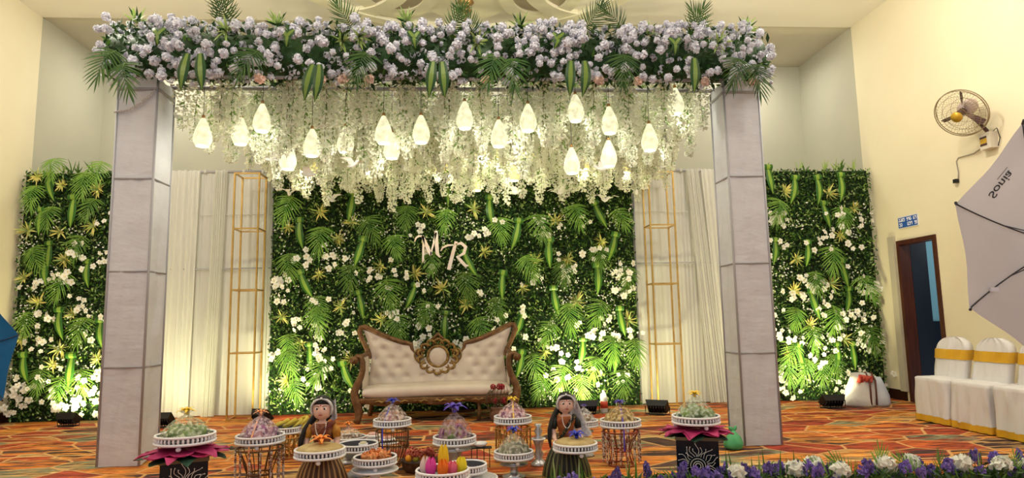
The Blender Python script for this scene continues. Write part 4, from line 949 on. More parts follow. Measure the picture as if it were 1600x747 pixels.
GALW = mat('dark_grey_silver', (.10, .10, .115), .4, .5)  # dark grey wall behind the white gallery ribs
def tray(loc, D, label, rz=0):
    """Round silver tray: dish, ribbed white gallery and small feet."""
    R = D/2; t = thing('silver_tray', label, 'tray', loc, rz)
    b = MB(); b.lathe([(R*.55, .012), (R*.9, .014), (R*.97, .022), (R*1.0, .014), (R*.95, .008), (R*.3, .006)], 32); b.build('dish', SILVER, t, True)
    b = MB(); b.lathe([(R*.90, .014), (R*.905, .036), (R*.90, .058)], 32); b.v = [v for v in b.v]; b.f = b.f[:64]; b.m = b.m[:64]; b.build('gallery_wall', GALW, t, True)
    b = MB(); n = 40
    for i in range(n):
        a = 2*PI*i/n; b.tube([(R*.93*math.cos(a), R*.93*math.sin(a), .018), (R*.965*math.cos(a), R*.965*math.sin(a), .036), (R*.95*math.cos(a), R*.95*math.sin(a), .056)], [.006, .0085, .006], 5)
    b.build('gallery_rib', WHITEM, t)
    b = MB(); b.tube([(R*.96*math.cos(2*PI*i/36), R*.96*math.sin(2*PI*i/36), .060) for i in range(37)], .009, 6, caps=False); b.build('rim', WHITEM, t, True)
    b = MB(); b.tube([(R*.97*math.cos(2*PI*i/36), R*.97*math.sin(2*PI*i/36), .014) for i in range(37)], .010, 6, caps=False); b.build('base_ring', WHITEM, t, True)
    for k in range(3):
        a = -PI/2+2*PI*k/3+.15; b = MB(); b.ball((R*.86*math.cos(a), R*.86*math.sin(a), -.012), .018, 8, 0, (1, 1, .9)); b.build('foot', WHITEM, t, True)
    return t
def bow_parts(parent, p, m, s=1.0, nl=10):
    for i in range(nl):
        a = 2*PI*i/nl; b = MB(); d = Vector((math.cos(a), math.sin(a), .55 if i % 2 else .1)); q = Vector((-math.sin(a), math.cos(a), 0)); pts = []
        rows = []
        for k in range(7):
            t_ = k/6; o = d*((.055 if i % 2 else .072)*s*t_)+Vector((0, 0, .022*s*math.sin(PI*t_)))
            w_ = (.0015+.012*math.sin(PI*min(1, .12+.88*t_)))*s; c = Vector(p)+o
            rows.append([c-q*w_, c+Vector((0, 0, .004*s)), c+q*w_])
        b.grid(rows); b.build('bow_loop', m, parent, True)
    b = MB(); b.ball(p, .014*s, 8); b.build('bow_knot', m, parent, True)
def ribbon_tail(parent, p, R, h, m, a=-1.7, drop=.2):
    b = MB(); c, s = math.cos(a), math.sin(a); q = Vector((-s, c, 0))*.007
    pts = [Vector(p)]+[Vector((c*R*u, s*R*u, h*(1-u**1.4)+.01)) for u in (.35, .7, .95)]+[Vector((c*R*1.06, s*R*1.06, -.03)), Vector((c*R*1.05, s*R*1.05, -drop))]
    b.grid([[x-q, x+q] for x in pts]); b.build('ribbon_tail', m, parent, True)
def hamper(loc, D, H, label, net, bow, items, bs=1.0, tail=True, seed=0):
    """Net-wrapped bundle: contents, gathered translucent net and a ribbon bow."""
    R = D/2*.86; t = thing('wrapped_hamper', label, 'hamper', loc); rnd = random.Random(seed)
    for kind, m, n, r in items:
        for i in range(n):
            a = 2.4*i+seed; q = R*.70*math.sqrt((i+.4)/n); zz = r*.9+.5*(H*.6)*(1-q/(R*.75))*rnd.uniform(.5, 1)
            b = MB()
            if kind == 'round': b.ball((0, 0, 0), r, 10, 0, (1, 1, .92)); b.tube([(0, 0, r*.8), (.004, 0, r*1.15)], .003, 4); nm = 'fruit'
            elif kind == 'packet': b.box((0, 0, 0), (r*1.6, r*.7, r*1.9), 0, Euler((rnd.uniform(-.4, .4), rnd.uniform(-.4, .4), rnd.uniform(0, 3))).to_matrix(), .8); nm = 'packet'
            else: b.ball((0, 0, 0), r, 8, 0, (1.3, .8, .8)); nm = 'nut'
            b.build(nm, m, t, kind != 'packet', (q*math.cos(a), q*math.sin(a), zz))
    b = MB(); b.lathe([(R*1.04, .0), (R*1.06, .02), (R*.98, H*.22), (R*.80, H*.5), (R*.5, H*.78), (R*.22, H*.93), (R*.09, H), (R*.12, H*1.06), (R*.28, H*1.14)], 40, fn=lambda a, z: 1+.045*math.sin(a*13+z*20)*(z/H+.15)); b.build('net', netmat(net), t, True)
    bow_parts(t, (0, 0, H+.01), bow, bs)
    if tail: ribbon_tail(t, (0, 0, H), R*1.1, H, bow, -1.75+.25*math.sin(seed))
    return t
def stand_lathe(loc, prof, label, m, name='cake_stand'):
    t = thing(name, label, 'stand', loc); b = MB(); b.lathe(prof, 28); b.build('pedestal', m, t, True)
    z = prof[-1][1]; r = prof[-1][0]; b = MB(); b.tube([(r*math.cos(2*PI*i/28), r*math.sin(2*PI*i/28), z-.006) for i in range(29)], .007, 6, caps=False); b.build('edge_ring', m, t, True); return t
def stand_wire(loc, D, h, label, m):
    t = thing('wire_basket_stand', label, 'stand', loc); R = D/2
    for r, z in ((R*.86, h), (R*.80, h*.62), (R*.42, .012)):
        b = MB(); b.tube([(r*math.cos(2*PI*i/28), r*math.sin(2*PI*i/28), z-.006) for i in range(29)], .006, 6, caps=False); b.build('hoop', m, t, True)
    for i in range(18):
        a = 2*PI*i/18; b = MB(); b.tube([(r*math.cos(a), r*math.sin(a), z) for r, z in ((R*.42, .012), (R*.55, h*.2), (R*.75, h*.45), (R*.82, h*.65), (R*.86, h-.006))], .0038, 5); b.build('wire', m, t, True)
    b = MB()
    for i in range(18):
        a = 2*PI*i/18; b.tube([((R*.80+.01)*math.cos(a+.14*k/4), (R*.80+.01)*math.sin(a+.14*k/4), h*.58+.02*math.sin(k*PI/2)) for k in range(6)], .003, 4)
    b.build('scroll_band', m, t, True)
def stand_bead(loc, D, h, label, m, beadm, strings=14):
    t = thing('bead_string_stand', label, 'stand', loc); R = D/2
    for r, z in ((R*.96, h), (R*.5, .45*h), (R*.7, .01)):
        b = MB(); b.tube([(r*math.cos(2*PI*i/28), r*math.sin(2*PI*i/28), max(.007, z-.007)) for i in range(29)], .007, 6, caps=False); b.build('hoop', m, t, True)
    for i in range(14):
        a = 2*PI*i/14; b = MB(); b.tube([(r*math.cos(a), r*math.sin(a), z) for r, z in ((R*.9, h-.012), (R*.66, h*.7), (R*.5, h*.45), (R*.58, h*.2), (R*.7, .01))], .004, 5); b.build('wire', m, t, True)
    for i in range(strings):
        a = 2*PI*i/strings+.1; b = MB(); n = max(6, int(h/.017))
        for k in range(int(n*.92)): b.ball((R*.97*math.cos(a), R*.97*math.sin(a), h-.02-k*.017), .0085 if k % 4 else .011, 5)
        b.build('bead_string', beadm, t)
def mandala(parent, w_, y, zc, sc=1.0):
    m = bpy.data.materials.get('silver_print') or mat('silver_print', (.85, .83, .78), .4)
    b = MB()
    for r, n in ((.055, 30), (.035, 22)):
        for i in range(n): a = 2*PI*i/n; b.ball((r*math.cos(a), y, zc+r*math.sin(a)), .0045, 5)
    b.tube([(.02*math.cos(2*PI*i/18), y, zc+.02*math.sin(2*PI*i/18)) for i in range(19)], .003, 4, caps=False)
    b.build('print_rosette', m, parent)
    for i in range(19):
        a = -.25+(PI+.5)*i/18; b = MB(); pts = []
        for k in range(7):
            q = k/6; rr = .07+(.075+.02*math.sin(i*2.3))*q; aa = a+.10*math.sin(q*5+i)
            pts.append((rr*math.cos(aa), y, zc+rr*math.sin(aa)))
        b.tube(pts, .0018, 4); b.ball(pts[-1], .0042, 5); b.build('print_tendril', m, parent)
BPED = mat('black_gloss_board', (.006, .010, .016), .25)
def pedestal(loc, w_, h, label, side, zc):
    t = thing('black_pedestal', label, 'pedestal', loc, side)
    b = MB(); b.box((0, 0, h/2), (w_, w_, h)); b.build('pedestal_box', BPED, t)
    b = MB(); b.box((0, 0, h-.012), (w_+.012, w_+.012, .024)); b.build('top_band', mat('bronze_band', (.16, .12, .06), .4, .3), t)
    mandala(t, w_, -w_/2-.003, zc)
def collar(loc, R, label, seed):
    t = thing('petal_collar', label, 'artificial flower', loc); rnd = random.Random(seed)
    for ring, (n, r0, r1, m, zz, nm) in enumerate(((9, .10, R, MAG, .010, 'petal'), (8, .10, R*.92, MAG, .022, 'petal'), (7, .12, R*1.0, DKG, -.012, 'sepal'))):
        for i in range(n):
            a = 2*PI*i/n+ring*.35+rnd.uniform(-.1, .1); c, s = math.cos(a), math.sin(a); b = MB(); rows = []
            for k in range(6):
                u = k/5; r = .05+(r1*rnd.uniform(.95, 1.05)-.05)*u; w_ = .075*math.sin(PI*min(.97, .22+.75*u))+.004
                z = zz-.035*u*u+.03*(u**4)*rnd.uniform(-.5, 1.2)
                rows.append([(r*c+s*w_*q, r*s-c*w_*q, z+.012*abs(q)) for q in (-1, -.4, .4, 1)])
            b.grid(rows); b.build(nm, m, t, True)
    return t
OB = mat('orange_ribbon', (.85, .28, .05), .4); PB = mat('peach_ribbon', (.80, .36, .16), .4); YBW = mat('yellow_ribbon', (.85, .58, .03), .4); BB = mat('blue_ribbon', (.03, .05, .50), .4); VB = mat('violet_ribbon', (.09, .05, .42), .4)
GRF = cmat('green_fruit', (.16, .26, .06)); PUR = cmat('purple_packet', (.32, .08, .24)); PNK = cmat('pink_packet', (.62, .30, .34)); BRN = cmat('brown_nut', (.20, .09, .04)); PEA = cmat('peach_packet', (.60, .33, .20)); GDN = cmat('gold_packet', (.50, .34, .12)); GRY = cmat('grey_green_packet', (.30, .30, .20))
TZ = .03                                                 # feet below the dish
# left and right black pedestals
pedestal((-1.92, 4.70, 0), .285, .425, 'black pedestal with silver floral print at the left of the carpet', .388, .235)
collar((-1.92, 4.70, .448), .30, 'magenta lotus petals with dark green sepals on the left pedestal', 1)
tray((-1.92, 4.70, .505), .385, 'silver tray with green netted hamper on the left magenta petals')
hamper((-1.92, 4.70, .525), .385, .17, 'green fruit hamper in clear net with yellow bow on the left pedestal', (.55, .60, .42), YBW, [('round', GRF, 9, .045)], .9, False, 1)
pedestal((1.77, 5.13, 0), .31, .385, 'black pedestal with silver floral print at the right before the column', -.333, .175)
collar((1.77, 5.13, .407), .29, 'magenta lotus petals with dark green sepals on the right pedestal', 2)
tray((1.77, 5.13, .463), .37, 'silver tray with green netted hamper on the right magenta petals')
hamper((1.77, 5.13, .483), .37, .185, 'green fruit hamper in clear net with yellow bow on the right pedestal', (.50, .58, .46), YBW, [('round', GRF, 8, .05)], .9, False, 2)
WIREM = mat('bronze_wire', (.14, .07, .03), .4, .5); GWIRE = mat('gold_wire', (.45, .24, .06), .4, .5); BEADB = mat('brown_white_bead', (.70, .62, .56), .35, col2=(.22, .08, .05), vscale=45, contrast=(.45, .55))
stand_bead((-1.63, 5.38, 0), .37, .345, 'bronze stand hung with pearl strings, second from the left column', WIREM, BEADB)
tray((-1.63, 5.38, .375), .37, 'silver tray with pink netted hamper beside the bananas')
hamper((-1.63, 5.38, .395), .37, .19, 'pink and purple hamper in net with peach bow beside the bananas', (.66, .52, .60), PB, [('packet', PUR, 6, .05), ('packet', PNK, 7, .045)], .85, True, 3)
stand_bead((-1.80, 6.75, 0), .30, .20, 'short gold beaded stand under the banana tray', GWIRE, GWIRE, 16)
tray((-1.80, 6.75, .23), .32, 'silver tray of bananas behind the pink hamper')
BAN = mat('banana_skin', (.62, .46, .05), .5, col2=(.50, .42, .07), vscale=10)
for i in range(7):
    a = -.9+.3*i; b = MB(); pts = [(.085*math.sin(PI*k/7)*1.0+.02*(i % 3), -.08+.022*k, .03+.055*math.sin(PI*k/8)+.012*(i % 2)) for k in range(8)]
    b.tube(pts, [.006, .014, .019, .021, .021, .018, .012, .006], 8)
    tag(b.build('banana', BAN, None, True, (-1.80+(-.10+.036*i), 6.74, .25+.012*(i % 3)), (0, 0, a*.8)), 'yellow banana in the bunch on the tray beside the first doll', 'banana', 'bananas on the tray')
# trays by the dolls
COVG = mat('gold_cover_cloth', (.52, .40, .18), .5, col2=(.42, .30, .12), vscale=14, bump=.4, bscale=30)
def flat_gift(loc, D, label, bow, seed, bs):
    t = thing('wrapped_gift', label, 'gift', loc); R = D/2*.9
    b = MB(); b.lathe([(R, .0), (R*.98, .022), (R*.8, .036), (R*.4, .046), (.02, .05)], 32, fn=lambda a, z: 1+.025*math.sin(a*11)); b.build('cover_cloth', COVG, t, True)
    bow_parts(t, (.01, -.02, .058), bow, bs, 10); return t
tray((-1.10, 5.06, .315), .37, 'silver tray held before the maroon-sari doll'); flat_gift((-1.10, 5.06, .365), .37, 'flat gold-wrapped gift with orange bow on the maroon doll tray', OB, 1, 1.25)
tray((.84, 5.30, .255), .355, 'silver tray held before the veiled doll'); flat_gift((.84, 5.30, .305), .355, 'flat gold-wrapped gift with blue bow on the veiled doll tray', BB, 2, 1.15)
# nut tray and the dish in front of it
GREYM = mat('blue_grey_metal', (.34, .37, .45), .35, .5)
stand_lathe((-1.13, 6.4, 0), [(.10, 0), (.11, .01), (.05, .03), (.03, .08), (.05, .12), (.12, .14)], 'grey pedestal under the brown nut tray', SILVER)
tray((-1.13, 6.4, .172), .33, 'silver tray with brown nut hamper right of the maroon doll')
hamper((-1.13, 6.4, .192), .33, .14, 'brown nut hamper in net with orange bow right of the maroon doll', (.60, .50, .42), OB, [('nut', BRN, 16, .022)], .8, False, 4)
stand_lathe((-.95, 5.85, 0), [(.10, 0), (.105, .012), (.06, .05), (.028, .09), (.05, .15), (.11, .175)], 'blue-grey pedestal under the candle tray', GREYM)
tray((-.95, 5.85, .207), .34, 'silver tray carrying a white candle cup in front of the nut tray')
t = thing('candle_cup', 'small ivory candle in a white cup on the front silver tray', 'candle', (-.90, 5.80, .226))
b = MB(); b.lathe([(.025, 0), (.035, .01), (.04, .05), (.036, .05), (.03, .015)], 16); b.build('cup', WHITEM, t, True); b = MB(); b.lathe([(.0, .03), (.028, .03), (.028, .062), (.0, .065)], 14); b.tube([(0, 0, .06), (0, 0, .075)], .0015, 4); b.build('candle', mat('ivory_wax', (.62, .58, .40), .5), t, True)
# small pink cakes stand behind
for i, (x, y, n) in enumerate(((-.98, 6.95, 2), (-.80, 6.7, 1))):
    stand_lathe((x, y, 0), [(.07, 0), (.075, .01), (.02, .025), (.02, .10), (.07, .12), (.10, .125)], ('tall', 'low')[i]+' white stand with pink dish near the sofa leg', WHITEM)
    t = thing('pink_dish', 'small pink sweet dish on the %s white stand near the sofa leg' % ('tall', 'low')[i], 'dish', (x, y, .127)); b = MB(); b.lathe([(.05, 0), (.075, .018), (.07, .03), (.045, .032)], 18); b.build('dish', WHITEM, t, True)
    b = MB(); b.lathe([(.05, .03), (.045, .05), (.0, .055)], 14); b.build('sweet', cmat('pink_sweet', (.75, .45, .42)), t, True)
# blue-bow hamper on a wire basket
stand_wire((-.70, 6.2, 0), .35, .32, 'dark wire basket stand under the blue-bowed hamper before the sofa', WIREM)
tray((-.70, 6.2, .35), .345, 'silver tray with pink netted hamper before the sofa seat')
hamper((-.70, 6.2, .37), .345, .18, 'pink hamper in net with blue bow standing before the sofa', (.70, .58, .54), BB, [('packet', PEA, 5, .045), ('packet', PNK, 6, .04)], .95, True, 5)
t = thing('fruit_ball', 'small green fruit inside the wire basket stand', 'fruit', (-.70, 6.2, .0)); b = MB(); b.ball((0, 0, .06), .055, 12, 0, (1, 1, .95)); b.build('skin', cmat('lime_fruit', (.35, .50, .08)), t, True); b = MB(); b.tube([(0, 0, .11), (.005, 0, .125)], .003, 5); b.build('stalk', STEM, t)
# orange petals tray on the white cake stand
stand_lathe((-.73, 5.30, 0), [(.10, 0), (.11, .012), (.05, .03), (.03, .09), (.05, .14), (.16, .165), (.175, .17)], 'white cake stand under the orange flower tray', WHITEM)
tray((-.73, 5.30, .20), .335, 'silver tray heaped with orange flowers left of the tulips')
OFM = mat('orange_marigold', (.75, .22, .05), .6, col2=(.80, .38, .16), vscale=20, objvar=.15); OF = pom_mesh(95, .035, 26, 'orange_flower', OFM)
for i in range(9): tag(link('orange_flower', OF, None, (-.74+.10*math.cos(i*2.4)*math.sqrt(i/9), 5.34+.10*math.sin(i*2.4)*math.sqrt(i/9), .255+.012*(i % 2)), (0, i, 0)), 'orange flower head heaped on the tray left of the tulips', 'flower', 'orange flowers on the tray')
# flower and fruit basket behind the tulips
t = thing('flower_basket', 'low brown basket with pink flowers and small fruit left of the tulip tray', 'basket', (-.43, 5.95, 0))
b = MB(); b.lathe([(.12, 0), (.15, .03), (.165, .09), (.175, .10), (.155, .09), (.13, .04)], 26, fn=lambda a, z: 1+.02*math.sin(a*26)); b.build('basket', mat('dark_wicker', (.04, .02, .018), .6, col2=(.10, .05, .03), vscale=40), t, True)
SF = pom_mesh(96, .038, 24, 'pink_flower', cmat('salmon_flower', (.55, .12, .08)))
for i in range(8): link('pink_flower', SF, t, (.10*math.cos(i*2.4), .09*math.sin(i*2.4), .13+.02*(i % 3)), (0, i, 0))
for i, cc in enumerate(((.75, .30, .02), (.45, .42, .05), (.70, .25, .03))): b = MB(); b.ball((-.09+.06*i, -.09, .125), .032, 10); b.build('fruit', cmat('basket_fruit_%d' % i, cc), t, True)
# blue-bow hamper in the middle, right behind the tulips
stand_lathe((-.12, 5.60, 0), [(.12, 0), (.13, .012), (.06, .04), (.035, .12), (.06, .22), (.13, .25)], 'silver pedestal in the middle behind the tulip tray', SILVER)
tray((-.12, 5.60, .282), .36, 'silver tray on the middle pedestal behind the tulips')
hamper((-.12, 5.60, .302), .36, .24, 'mauve hamper in net with dark violet bow, in the middle before the sofa', (.40, .30, .34), VB, [('packet', PUR, 6, .05), ('packet', GDN, 6, .05), ('round', GRF, 3, .04)], 1.5, False, 6)
# tray behind the tulips, on a white plate
stand_lathe((.02, 5.02, 0), [(.11, 0), (.12, .01), (.05, .03), (.03, .08), (.06, .12), (.17, .14), (.185, .146)], 'white plate stand right behind the tulip tray', WHITEM)
tray((-.02, 5.02, .178), .30, 'small silver tray on the white plate right behind the tulips')
# tulip tray
stand_lathe((-.18, 4.55, 0), [(.12, 0), (.13, .012), (.06, .04), (.035, .12), (.06, .19), (.14, .215)], 'silver pedestal under the tulip tray at the front', SILVER)
tray((-.18, 4.55, .247), .36, 'silver tray of tulips at the front of the carpet')
TULIP = [((.80, .66, .62), 'pale pink', -.115, .0, .13), ((.80, .08, .42), 'hot pink', -.075, -.03, .13), ((.85, .60, .03), 'tall yellow', .005, .03, .20), ((.85, .20, .02), 'orange', .005, -.06, .12), ((.82, .16, .26), 'coral red', .065, -.02, .10), ((.85, .72, .04), 'lemon yellow', .125, .01, .12)]
for i, (col, nm, x, y, h) in enumerate(TULIP):
    t = thing('tulip', nm+' artificial tulip standing on the front silver tray', 'flower', (-.18+x, 4.55+y, .265)); m = mat(nm.replace(' ', '_')+'_petal', col, .45, transl=.25)
    for k in range(6):
        a = 2*PI*k/6+i; rows = []; b = MB()
        for j in range(6):
            u = j/5; r = .010+.024*math.sin(PI*min(.9, .1+.75*u)); w_ = .021*math.sin(PI*min(.97, .15+.8*u))+.001
            c, s = math.cos(a), math.sin(a); rows.append([(r*c+s*w_*q, r*s-c*w_*q, .01+(h-.01)*u) for q in (-1, 0, 1)])
        b.grid(rows); b.build('petal', m, t, True)
    b = MB(); b.tube([(0, 0, 0), (0, 0, .03)], [.014, .008], 8); b.build('calyx', LEAF_B, t, True)
# yellow-bow hamper with a silver candlestick, and the blue-bow one before it
stand_bead((.40, 6.1, 0), .33, .33, 'gold beaded stand under the pink hamper right of the middle', GWIRE, GWIRE, 14)
tray((.40, 6.1, .36), .345, 'silver tray with pink hamper before the right arm of the sofa')
hamper((.40, 6.1, .38), .345, .17, 'pink hamper in net with yellow bow before the right arm of the sofa', (.74, .56, .60), YBW, [('packet', PNK, 7, .045), ('packet', PUR, 3, .04)], .85, True, 7)
t = thing('candlestick', 'tall turned silver candlestick right of the yellow-bowed hamper', 'candlestick', (.62, 6.0, 0))
b = MB(); b.lathe([(.07, 0), (.075, .015), (.05, .04), (.03, .06), (.045, .10), (.025, .14), (.04, .19), (.055, .23), (.02, .26), (.04, .30), (.02, .33), (.035, .36), (.0, .365)], 18); b.build('turned_stem', SILVER, t, True)
b = MB(); b.tube([(.058*math.cos(2*PI*i/20), .058*math.sin(2*PI*i/20), .232) for i in range(21)], .008, 6, caps=False); b.build('drip_ring', WHITEM, t, True)
stand_lathe((.37, 5.60, 0), [(.09, 0), (.10, .012), (.04, .03), (.028, .07), (.05, .10), (.11, .115)], 'grey pedestal under the grey hamper right of the middle', SILVER)
tray((.37, 5.60, .147), .33, 'silver tray with grey-green hamper right of the middle')
hamper((.37, 5.60, .167), .33, .19, 'grey-green hamper in net with blue bow, low between the middle and second doll', (.52, .50, .40), BB, [('packet', GRY, 8, .05)], 1.0, False, 8)
t = thing('metal_dish_rack', 'small black wire rack with white dish left of the grey hamper', 'rack', (.10, 6.05, 0))
for x in (-.08, -.03, .03, .08): b = MB(); b.tube([(x, -.05, .17), (x, -.06, 0)], .004, 5); b.build('wire_leg', BLACK, t)
b = MB(); b.box((0, -.05, .173), (.2, .10, .008)); b.build('rack_top', BLACK, t)
b = MB(); b.lathe([(.03, .178), (.06, .20), (.055, .22), (.02, .185)], 16, (0, -.05, 0)); b.build('white_dish', WHITEM, t, True)
# gold hamper on the bead stand, small hamper behind the second doll
stand_bead((1.35, 5.91, 0), .34, .30, 'red-brown beaded stand under the gold hamper', mat('red_wire', (.30, .07, .04), .4, .3), BEADB, 16)
tray((1.35, 5.91, .33), .365, 'silver tray with gold hamper left of the right pedestal')
hamper((1.35, 5.91, .35), .365, .17, 'gold hamper in amber net with violet bow left of the right pedestal', (.66, .50, .24), VB, [('packet', GDN, 9, .045)], .85, True, 9)
stand_lathe((1.10, 6.35, 0), [(.08, 0), (.09, .012), (.03, .03), (.03, .20), (.08, .235)], 'slim silver pedestal behind the second doll', SILVER)
tray((1.10, 6.35, .267), .27, 'small silver tray behind the second doll veil')
hamper((1.10, 6.35, .287), .27, .16, 'small silvery hamper behind the second doll veil', (.62, .60, .60), VB, [('packet', GDN, 6, .035)], .5, False, 10)
# glass of red drink near the right floodlight
t = thing('water_bottle', 'clear plastic bottle with red label on the floor beside the right floodlight', 'bottle', (1.86, 9.1, 0))
b = MB(); b.lathe([(.045, 0), (.05, .02), (.05, .20), (.03, .26), (.018, .29)], 16); b.build('bottle_body', mat('clear_bottle', (.75, .80, .80), .1, transp=.5), t, True)
b = MB(); b.lathe([(.051, .07), (.051, .16)], 16); b.build('label', mat('red_label', (.50, .06, .03), .5), t, True); b = MB(); b.lathe([(.019, .285), (.019, .31), (0, .312)], 12); b.build('cap', WHITEM, t, True)

# ------------------------------------------------------------------ dolls
SKIN = mat('doll_skin', (.72, .46, .38), .45); HAIR = mat('black_hair', (.010, .008, .008), .35, bump=.5, bscale=60, stretch=(4, 4, .5)); EYEW = mat('eye_white', (.85, .85, .85), .3); LIP = mat('doll_lips', (.45, .05, .06), .4); VEIL = mat('silver_veil', (.70, .69, .71), .45, .1, col2=(.46, .45, .47), vscale=40, bump=.4, bscale=60)
def doll(loc, H, label, blouse, sleeve, sash, skirt_m, rz, veil_long):
    """Standing doll of height H holding a tray in front of her; body and head are one surface."""
    t = thing('doll', label, 'doll', loc, rz); k = H/.74
    def S_(x, y, z): return (x*k, y*k, z*k)
    prof = [(.0, .30, 0), (.062, .30, 0), (.060, .34, 0), (.055, .38, 0), (.064, .43, 0), (.082, .475, .002), (.088, .505, .004), (.070, .528, .006), (.030, .540, .006), (.025, .555, .002), (.030, .562, -.004), (.052, .575, -.008), (.066, .597, -.010), (.071, .622, -.010), (.073, .648, -.006), (.070, .675, 0), (.060, .700, .004), (.042, .718, .006), (.018, .728, .006), (0, .730, .006)]
    b = MB(); rows = []
    for r, z, yo in prof:
        fl = .62 if z < .535 else .98
        row = []
        for j in range(28):
            a = 2*PI*j/28; x = r*math.cos(a); y = r*math.sin(a)*fl+yo
            if .56 < z < .70:
                f = math.exp(-(x/.014)**2)*math.exp(-((z-.622)/.016)**2)*.014 if y < 0 else 0          # nose
                e = sum(math.exp(-((x-s*.028)/.014)**2)*math.exp(-((z-.645)/.012)**2) for s in (-1, 1))*.006 if y < 0 else 0
                ch = math.exp(-(x/.02)**2)*math.exp(-((z-.575)/.012)**2)*.006 if y < 0 else 0          # chin
                y += -f+e-ch
            row.append(S_(x, y, z))
        rows.append(row)
    b.grid(rows, 0, True)
    for s in (-1, 1):                                    # ears, arms bent forward to the tray, hands with five fingers
        b.ball(S_(s*.072, .004, .635), .013*k, 8, 0, (.5, .8, 1.3))
        b.tube([S_(s*.078, .005, .505), S_(s*.105, .0, .47), S_(s*.115, -.005, .41), S_(s*.112, -.02, .37), S_(s*.118, -.09, .355), S_(s*.122, -.135, .352)], [.026*k, .026*k, .022*k, .021*k, .018*k, .013*k], 10)
        b.ball(S_(s*.122, -.152, .350), .018*k, 8, 0, (.8, 1.2, .55))
        for q, (dx, ln) in enumerate(((-.012, .026), (-.004, .031), (.004, .029), (.012, .022))):
            b.tube([S_(s*.122+dx, -.165, .352), S_(s*.122+dx, -.165-ln*.6, .350), S_(s*.122+dx*1.1, -.165-ln, .342)], [.0045*k, .004*k, .003*k], 5)
        b.tube([S_(s*.108, -.148, .353), S_(s*.096, -.160, .354), S_(s*.092, -.172, .350)], [.005*k, .0045*k, .003*k], 5)
    b.build('body', SKIN, t, True)
    for s in (-1, 1):
        b = MB(); b.ball(S_(s*.028, -.066, .645), .0125*k, 10, 0, (1.1, .45, .75)); e = b.build('eye', EYEW, t, True)
        b = MB(); b.ball(S_(s*.028, -.0712, .645), .0075*k, 10, 0, (1, .35, 1)); b.build('iris', HAIR, e, True)
        b = MB(); b.tube([S_(s*.012, -.072, .663), S_(s*.028, -.072, .669), S_(s*.046, -.064, .664)], .0022*k, 5); b.build('eyebrow', HAIR, t, True)
        b = MB(); b.ball(S_(s*.074, -.005, .612), .010*k, 8); b.build('earring', SILVER, t, True)
    b = MB(); b.tube([S_(-.017, -.0775, .597), S_(-.006, -.081, .601), S_(0, -.0815, .599), S_(.006, -.081, .601), S_(.017, -.0775, .597)], [.001*k, .0042*k, .0046*k, .0042*k, .001*k], 6); b.build('lips', LIP, t, True)
    b = MB(); b.ball(S_(0, -.0755, .672), .0055*k, 8); b.build('bindi', LIP, t, True)
    # hair: cap behind the forehead, and long braid over the shoulder
    b = MB(); rows = []
    for i in range(10):
        ph = PI*i/9*.62
        rows.append([S_(.078*math.sin(ph)*math.cos(a), .012+.080*math.sin(ph)*math.sin(a), .662+.080*math.cos(ph)-(.02 if math.sin(a) > 0 else -.028*(-math.sin(a)))*math.sin(ph)) for a in [2*PI*j/24 for j in range(24)]])
    b.grid(rows, 0, True)
    b.ball(S_(0, .035, .60), .058*k, 14, 0, (1.15, .8, 1.2)); b.build('hair', HAIR, t, True)
    b = MB(); b.tube([S_(-.05, .04, .60), S_(-.085, .03, .55), S_(-.125, -.01, .49), S_(-.15, -.03, .42), S_(-.155, -.04, .34), S_(-.15, -.05, .27)], [.028*k, .026*k, .024*k, .021*k, .018*k, .008*k], 8); b.build('braid', HAIR, t, True)
    # headband veil framing the face
    b = MB(); b.tube([S_(.080*math.cos(a), -.035-.012*math.sin(a), .640+.078*math.sin(a)) for a in [-.55+(PI+1.1)*i/18 for i in range(19)]], .0095*k, 8, flat=1.8); b.build('headband', VEIL, t, True)
    b = MB(); b.ball(S_(0, -.058, .722), .010*k, 8); b.build('head_jewel', WHITEM, t, True)
    rows = []; b = MB(); n = 14
    for i in range(n):
        u = i/(n-1)
        if veil_long: c = Vector((.055+.10*u, .035+.035*math.sin(u*3), .705-.37*u)); w_ = .035+.055*u
        else: c = Vector((.06+.015*u, .045, .69-.15*u)); w_ = .03
        rows.append([S_(c.x+w_*q, c.y+.015*math.cos(q*4)+.008*math.sin(q*9), c.z+.02*q*q) for q in (-1, -.6, -.2, .2, .6, 1)])
    b.grid(rows); b.build('veil', VEIL, t, True)
    # blouse, sleeves, sari sash, necklace, waistband, skirt
    b = MB(); b.lathe([(.066*k, .345*k), (.062*k, .385*k), (.071*k, .432*k), (.089*k, .478*k), (.093*k, .505*k), (.072*k, .530*k)], 24, sy=.66); b.build('blouse', blouse, t, True)
    for s in (-1, 1): b = MB(); b.tube([S_(s*.076, .005, .512), S_(s*.105, .0, .474), S_(s*.113, -.003, .425)], [.030*k, .033*k, .030*k], 12); b.build('sleeve', sleeve, t, True)
    b = MB(); rows = []
    for i in range(13):
        u = i/12; x = .060-.125*u; z = .530-.19*u
        rows.append([S_(x+q*.034, -.060-.006*math.sin(u*PI)-.006*math.cos(q*5), z+q*.022) for q in (-1, -.5, 0, .5, 1)])
    b.grid(rows); b.tube([S_(.062, -.055, .528), S_(.08, 0, .528), S_(.075, .05, .50), S_(.06, .06, .40)], .022*k, 8); b.build('sash', sash, t, True)
    b = MB()
    for i in range(26): u = i/25; b.ball(S_(.040*math.cos(PI+PI*u)*1.0, -.060-.004*math.sin(PI*u), .535-.10*math.sin(PI*u)), .005*k, 6)
    b.build('necklace', PEARL, t)
    b = MB(); b.tube([S_(.066*math.cos(2*PI*i/24), .044*math.sin(2*PI*i/24), .345) for i in range(25)], .010*k, 6, caps=False); b.build('waistband', GOLD, t, True)
